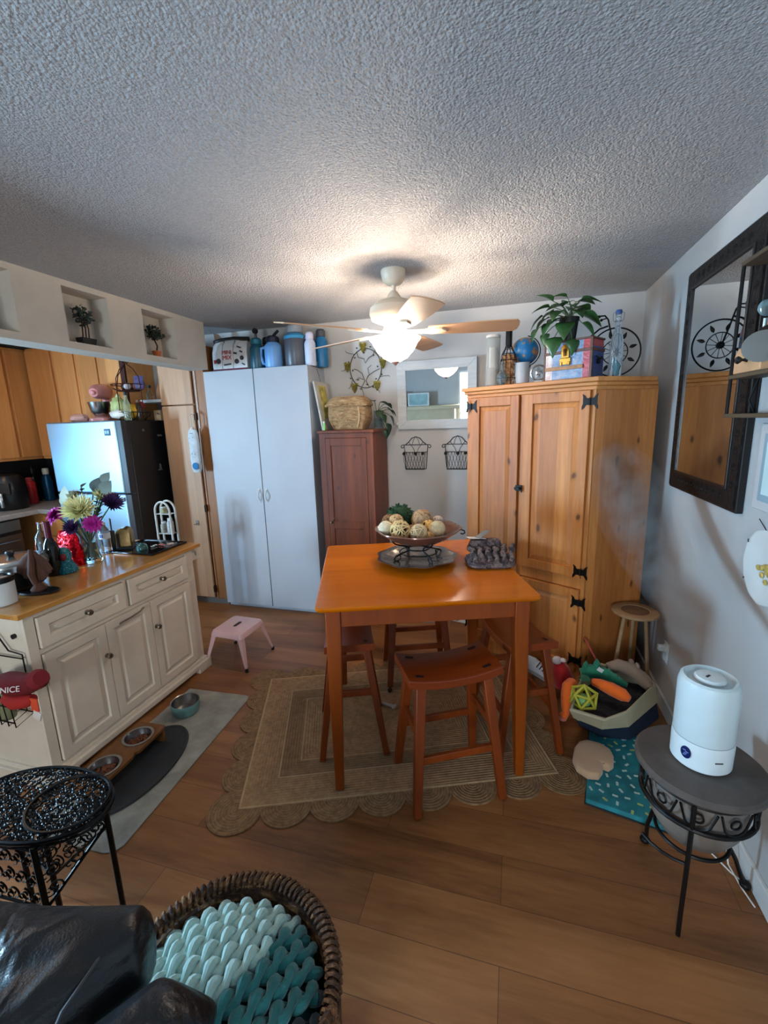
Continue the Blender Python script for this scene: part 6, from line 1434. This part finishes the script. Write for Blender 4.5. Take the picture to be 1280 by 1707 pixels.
# ================================================================ PLANT STAND + HUMIDIFIER
sx_,sy_=.59,1.425
e=thing('plant_stand','round dark stone-topped stand on curved wrought-iron legs with a pot hung in it','plant stand',(sx_,sy_,0))
MB().lathe([(0,.515),(.145,.515),(.165,.520),(.178,.532),(.178,.543),(.170,.550),(.15,.551),(.13,.549),(0,.549)],n=64).done('stone_top',P('stone_dark',(84,74,68),.55,var=.25,vscale=14,bmp=.2,bscale=60),e)
w=MB()
ringp=lambda r_,z,n=40:[(r_*math.cos(a),r_*math.sin(a),z) for a in [2*PI*i/n for i in range(n)]]
w.tube(ringp(.152,.508),.005,6,closed=True).tube(ringp(.152,.425),.008,8,closed=True).tube(ringp(.10,.285),.006,6,closed=True)
for k in range(10):
    a=2*PI*k/10; M=Matrix.Rotation(a,4,'Z')@Matrix.Translation((.153,0,.466))@Matrix.Rotation(PI/2,4,'Z')
    w.tube([M@Vector(p) for p in [(-.045,0,.035)]+[(.034*math.cos(t),0,-.034*abs(math.sin(t))+.0) for t in [PI-PI*i/8 for i in range(9)]][1:-1]+[(.045,0,.035)]],.0035,5)
    w.tube([M@Vector(p) for p in ringp(.0,0,1)[:0]+[(.014*math.cos(t),0,.004+.014*math.sin(t)) for t in [2*PI*i/12 for i in range(12)]]],.0035,5,closed=True)
w.done('scrolled_ring',IRON,e)
for a,foot in ((r(-112),(-.035,-.085)),(r(125),(-.06,.20)),(r(35),(.215,.10))):
    c,s_=math.cos(a),math.sin(a); x0,y0=.152*c,.152*s_
    if foot[1]<0: pts=[(x0,y0,.51),(x0,y0,.42),(x0*.95,y0*.95,.28),(x0*.9+.0,y0*.88,.10),(foot[0]-.012,foot[1]-.03,.0)]
    else: pts=[(x0,y0,.51),(x0,y0,.40),(x0*.85,y0*.85,.26),(x0+(foot[0]-x0)*.6,y0+(foot[1]-y0)*.6,.12),(foot[0],foot[1],.02),(foot[0]*1.03,foot[1]*1.03,.012)]
    lg=MB().tube(pts,.0072,8)
    if foot[1]>0: lg.sph((foot[0]*1.03,foot[1]*1.03,.016),(.018,.018,.015),12,8)
    lg.done('leg',IRON,e)
    if foot[1]>0: pass
MB().tube([(-.03*1+.13*math.cos(r(q)),.13*math.sin(r(q))-.0,.285-.0*q) for q in (200,215,230,245,260)],.005,6).done('lower_scroll',IRON,e)
e=thing('ceramic_pot','grey-brown ceramic pot sitting inside the ring of the plant stand','pot',(sx_,sy_,.0))
MB().lathe([(0,.292),(.075,.292),(.098,.31),(.125,.36),(.135,.41),(.136,.47),(.142,.475),(.142,.50),(.13,.50),(.128,.42),(0,.33)],n=40).done('pot_body',P('pot_greybrown',(112,102,94),.45,var=.3,vscale=8),e)
e=thing('humidifier','white cylindrical humidifier with round lid and blue oval badge on the stand','humidifier',(sx_+.005,sy_+.015,.5515),r(-138)); e.scale=(.95,.95,.95)
HWm=P('humid_white',(214,222,224),.35); HTk=P('humid_tank',(198,210,212),.35)
MB().lathe([(0,0),(.080,0),(.086,.006),(.087,.08),(.086,.095),(0,.095)],n=48).done('base_unit',HWm,e)
MB().lathe([(.0845,.096),(.0855,.10),(.0855,.27),(.080,.292),(.072,.298),(.064,.292),(.060,.285),(0,.285)],n=48).done('water_tank',HTk,e)
ld=MB().lathe([(0,.282),(.040,.284),(.044,.292),(.038,.300),(.015,.303),(0,.303)],n=32,c=(0,0,0)).done('mist_lid',HWm,e)
MB().box((.012,0,.303),(.018,.006,.003)).done('mist_slot',BLK,ld)
MB().lathe([(0,0),(.021,0),(.021,.002),(0,.003)],n=24,c=(.0862,-.0,.055),M=Matrix.Rotation(PI/2,4,'Y')@Matrix.Diagonal((1,.75,1,1))).done('oval_badge',P('badge_navy_glossy',(20,30,84),.2),e)
bd=MB()
for y_,z_ in ((-.004,.062),(.004,.058),(0,.052),(-.003,.046)): bd.box((.0893,y_,z_),(.0008,.009,.0022))
bd.done('badge_lettering',P('badge_text',(130,150,210),.4),e)
M2_=Matrix.Rotation(r(60),4,'Z')
MB().box(M2_@Vector((.0872,0,.05)),(.001,.024,.004),M=M2_).done('brand_mark',P('lettering_dark',(60,60,66),.5),e)
e=thing('power_cord','white power cord hanging from the plant stand to the floor by the right wall','cord',(0,0,0))
MB().tube([(.655,1.52,.555),(.72,1.56,.53),(.775,1.60,.35),(.78,1.63,.12),(.79,1.60,.012),(.80,1.52,.006),(.812,1.46,.006)],.0028,6).done('cable',P('cord_white',(220,214,208),.5),e)
e=thing('power_cord','white cord lying on the floor under the pot','cord',(0,0,0))
MB().tube([(.70,1.69,.004),(.745,1.655,.004),(.765,1.62,.004),(.790,1.575,.004),(.815,1.545,.004)],.0028,6).done('cable',MC['cord_white'],e)
# mist
VM=bpy.data.materials.new('water_mist'); VM.use_nodes=True; nt=VM.node_tree; nt.nodes.clear()
o=nt.nodes.new('ShaderNodeOutputMaterial'); pv=nt.nodes.new('ShaderNodeVolumePrincipled'); nt.links.new(pv.outputs[0],o.inputs[1])
pv.inputs['Color'].default_value=(.99,.995,1,1); pv.inputs['Anisotropy'].default_value=0
v=coords(nt); n_=noise(nt,v,7,4,.6,.4); nt.links.new(math_(nt,'MULTIPLY',math_(nt,'SUBTRACT',n_,.40,True),MIST_D,False),pv.inputs['Density'])
e=thing('mist_plume','faint white plume of mist rising from the humidifier toward the armoire','mist',(sx_-.01,sy_+.015,.0))
path=[(0,0,.85,.012),(0,.06,.895,.03),(0,.16,.93,.055),(.0,.32,.98,.085),(-.01,.5,1.05,.115),(-.03,.68,1.14,.14),(-.06,.82,1.25,.15),(-.09,.92,1.38,.13),(-.12,.98,1.50,.04)]
for kk in (1.15,.85,.55,.3):
    mo=MB().tube([p[:3] for p in path],[p[3]*kk for p in path],18).done('mist_layer',VM,e,sub=1); mo['kind']='stuff'
# ================================================================ NEAR LEFT: WIRE TABLE, RECLINER, BASKET
e=thing('scrollwork_table','black scrollwork metal table with lacy oval top at the lower left','metal table',(-1.385,.82,0),r(4))
BM=P('black_metal',(20,22,24),.35,metal=.6)
w=MB(); A_,B_=.235,.135; zt=.50
el=lambda k,z:[(A_*k*math.cos(a),B_*k*math.sin(a),z) for a in [2*PI*i/56 for i in range(56)]]
w.tube(el(1,zt),.007,8,closed=True).tube(el(.97,zt-.02),.004,6,closed=True)
w.tube([(.10+.115*math.cos(a),.01+.105*math.sin(a),zt+.008) for a in [2*PI*i/40 for i in range(40)]],.005,6,closed=True)
w.done('top_rim',BM,e)
random.seed(77); w=MB(); cnt=0; used=[]
while cnt<430:
    x,y=random.uniform(-A_,A_),random.uniform(-B_,B_)
    if (x/A_)**2+(y/B_)**2>.9: continue
    if any((x-a)**2+(y-b_)**2<.00009 for a,b_ in used): cnt+=.2; continue
    used.append((x,y)); cnt+=1; a0=random.uniform(0,6.28); zz=zt+.002+.006*math.exp(-((x-.1)**2+y**2)/.01)
    w.tube(spiral((x,y,zz),random.uniform(.009,.014),a0,random.choice((-1,1))*1.5*PI,7,'xy',.55),.0026,4)
    M=Matrix.Translation((x,y,zz))@Matrix.Rotation(a0+PI,4,'Z'); w.leaf(M,.022,.010,bend=.2,n=3,fold=.3)
for k in range(-5,6): 
    x=A_*k/5.6; h=B_*math.sqrt(max(0,1-(x/A_)**2)); w.tube([(x,-h,zt-.002),(x+.01,0,zt-.002),(x,h,zt-.002)],.003,5)
w.done('lace_top',BM,e)
legs=[(.225,.015),(.03,-.03),(.12,-.125),(-.20,.05)]
for lx,ly in legs: MB().tube([(lx,ly,0),(lx,ly,zt-.005)],.0085,8).done('leg',BM,e)
def scrollpanel(p0,p1,zb0,zb1,name='scroll_apron'):
    w=MB(); P0=Vector((p0[0],p0[1],0)); P1=Vector((p1[0],p1[1],0)); d=(P1-P0); L=d.length; d.normalize()
    tp=zt-.02
    w.tube([P0+Vector((0,0,zb0)),P1+Vector((0,0,zb1))],.005,6).tube([P0+Vector((0,0,tp)),P1+Vector((0,0,tp))],.005,6)
    n=max(3,int(L/.045))
    for i in range(n):
        u=(i+.5)/n; zb=zb0+(zb1-zb0)*u; hh=tp-zb; m=max(1,int(hh/.05))
        for j in range(m):
            z=zb+hh*(j+.5)/m; rr_=min(.022,hh/m*.48); s_=1 if (i+j)%2 else -1
            pts=spiral((0,0,0),rr_,PI/2*s_,s_*2.6*PI,16,'xz',.8); w.tube([P0+d*(L*u+p[0])+Vector((0,0,z+p[2])) for p in pts],.0026,5)
            pts=spiral((0,0,0),rr_*.8,-PI/2*s_,-s_*2.2*PI,12,'xz',.8); w.tube([P0+d*(L*u+p[0]+rr_*.8)+Vector((0,0,z+p[2]-rr_*.6)) for p in pts],.0022,5)
    return w.done(name,BM,e)
scrollpanel(legs[0],legs[1],.44,.26); scrollpanel(legs[1],legs[3],.26,.26); scrollpanel(legs[0],legs[2],.45,.28); scrollpanel(legs[2],(-.15,-.12),.28,.28)
# leather recliner
LE,nt,b,o=newmat('black_leather'); v=coords(nt); n1=noise(nt,v,4,3,.5,1.2); n2=noise(nt,v,220,2)
nt.links.new(ramp(nt,n1,[(.3,srgb(15,16,19)),(.7,srgb(24,26,30))]),b.inputs['Base Color']); b.inputs['Roughness'].default_value=.34; b.inputs['Specular IOR Level'].default_value=.5
bump(nt,b,math_(nt,'ADD',math_(nt,'MULTIPLY',n1,6),math_(nt,'MULTIPLY',n2,.15)),.5,.012)
e=thing('leather_recliner','black leather recliner arm with soft folds filling the lower left corner','armchair',(0,0,0))
w=MB()
w.tube([(-1.45,.30,.52),(-1.15,.39,.55),(-.92,.43,.57),(-.77,.475,.59),(-.68,.535,.61)],[.15,.13,.115,.10,.065],20)
w.tube([(-.92,.24,.56),(-.82,.33,.60),(-.745,.43,.615),(-.70,.49,.60)],[.10,.09,.07,.04],18)
w.tube([(-.64,.16,.56),(-.58,.32,.59),(-.53,.42,.60),(-.475,.43,.585)],[.14,.12,.10,.07],20)
w.tube([(-1.4,.46,.40),(-1.2,.46,.42),(-1.0,.43,.44)],[.10,.10,.09],16)
a_=w.done('padded_arm',LE,e); q=a_.modifiers.new('r','REMESH'); q.mode='VOXEL'; q.voxel_size=.011; q.use_smooth_shade=True
q=a_.modifiers.new('sm','SMOOTH'); q.iterations=14; q.factor=.6
MB().loft([rr(.43,.22,.05,.04),rr(.45,.24,.06,.10),rr(.45,.24,.06,.40),rr(.42,.20,.08,.47)]).done('seat_base',LE,e).location=(-.98,.10,0)
MB().tube([(-.62,.10,.62),(-.655,.25,.645),(-.70,.38,.675),(-.715,.47,.665)],.003,5).done('seam_piping',P('piping_grey',(70,72,76),.5),e)
# woven basket + knit blanket
bx,by=-.598,.62
e=thing('storage_basket','round dark brown woven rattan basket holding a chunky blanket','basket',(bx,by,0))
RT,nt,b,o=newmat('rattan_woven'); v=coords(nt); w1=noise(nt,coords(nt,(1,1,2.5)),26,4,.7,.8)
nt.links.new(ramp(nt,w1,[(.34,srgb(34,20,12)),(.5,srgb(92,56,30)),(.62,srgb(150,104,62)),(.72,srgb(190,150,100))]),b.inputs['Base Color']); b.inputs['Roughness'].default_value=.7; bump(nt,b,w1,.9,.012)
R4=.246
for k,(z,kk) in enumerate([(.015+.0285*i,0) for i in range(12)]):
    pass
w=MB()
for i in range(12):
    z=.018+.029*i; rr_=R4*(.84+.16*math.sin(PI/2*min(1,(i+1)/8)))
    w.tube([(rr_*math.cos(a),rr_*math.sin(a),z+.004*math.sin(a*11+i*PI)) for a in [2*PI*q_/64 for q_ in range(64)]],.0165,6,closed=True)
w.lathe([(0,.004),(R4*.85,.004),(R4*.85,.014),(0,.014)],n=32); w.done('woven_wall',RT,e)
w=MB()
for i in range(96):
    a=2*PI*i/96; a2=a+.11; rr_=R4*1.02
    w.tube([((rr_+.017*math.cos(t))*math.cos(a+(a2-a)*t/PI/2),(rr_+.017*math.cos(t))*math.sin(a+(a2-a)*t/PI/2),.378+.017*math.sin(t)) for t in [2*PI*q_/8 for q_ in range(8)]],.0052,5,closed=True)
w.tube([(R4*1.02*math.cos(a),R4*1.02*math.sin(a),.378) for a in [2*PI*q_/48 for q_ in range(48)]],.012,8,closed=True)
w.done('wrapped_rim',RT,e)
hd=MB()
for s_ in (-1,): hd.tube([((R4+.012)*math.cos(a),(R4+.012)*math.sin(a),z) for a,z in ((r(-40),.37),(r(-30),.41),(r(-15),.425),(r(0),.41),(r(10),.37))],.014,8)
hd.done('loop_handle',RT,e)
e=thing('knit_blanket','chunky knit blanket fading from mint to dark teal bundled in the woven basket','blanket',(bx+.0,by-.01,0),r(-28))
Y1=P('yarn_mint',(166,198,190),.9,var=.15,vscale=30,sheen=.5,bmp=.3,bscale=200); Y2=P('yarn_teal',(24,104,104),.9,var=.2,vscale=30,sheen=.4,bmp=.3,bscale=200); Y3=P('yarn_slate',(34,52,62),.9,var=.2,vscale=30,sheen=.3)
RBL=.222
def dome(x,y):
    q=(x*x+y*y)/(RBL*RBL); return .285+.14*math.sqrt(max(0,1-q)) if q<1 else None
groups={0:MB(),1:MB(),2:MB()}; random.seed(5)
nrow=12
for i in range(nrow):
    x0=-RBL*.92+2*RBL*.92*i/(nrow-1); ph=random.uniform(0,6)
    for sg in (0,PI):
        seg=[];lastg=None
        n=64
        for j in range(n+1):
            y=-RBL*.97+2*RBL*.97*j/n
            t=2*PI*y/.085+ph+sg
            x=x0+.0115*math.cos(t)
            if x0*x0+y*y>(RBL*.965)**2: 
                if len(seg)>2: groups[lastg].tube([q[0] for q in seg],[q[1] for q in seg],9)
                seg=[]; continue
            z=dome(x0,y); nv=Vector((x0,y,(z-.285)*2.6+.02)).normalized()
            p=Vector((x,y,z))+nv*(.008+.009*math.sin(t))
            xb=x0+.05*(y/RBL); g=0 if xb<.045 else 1 if xb<.165 else 2
            if lastg is not None and g!=lastg and len(seg)>2:
                groups[lastg].tube([q[0] for q in seg],[q[1] for q in seg],9); seg=seg[-1:]
            lastg=g; seg.append((p,.0118+.0035*math.cos(2*t+1)))
        if len(seg)>2: groups[lastg].tube([q[0] for q in seg],[q[1] for q in seg],9)
for g,(nm,mt) in enumerate((('mint_yarn',Y1),('teal_yarn',Y2),('slate_yarn',Y3))):
    groups[g].done(nm,mt,e)
MB().lathe([(0,.02),(RBL*.92,.02),(RBL*.98,.27),(RBL*.9,.325),(RBL*.6,.385),(0,.415)],n=32).done('blanket_core',P('yarn_core',(40,90,92),.95),e)
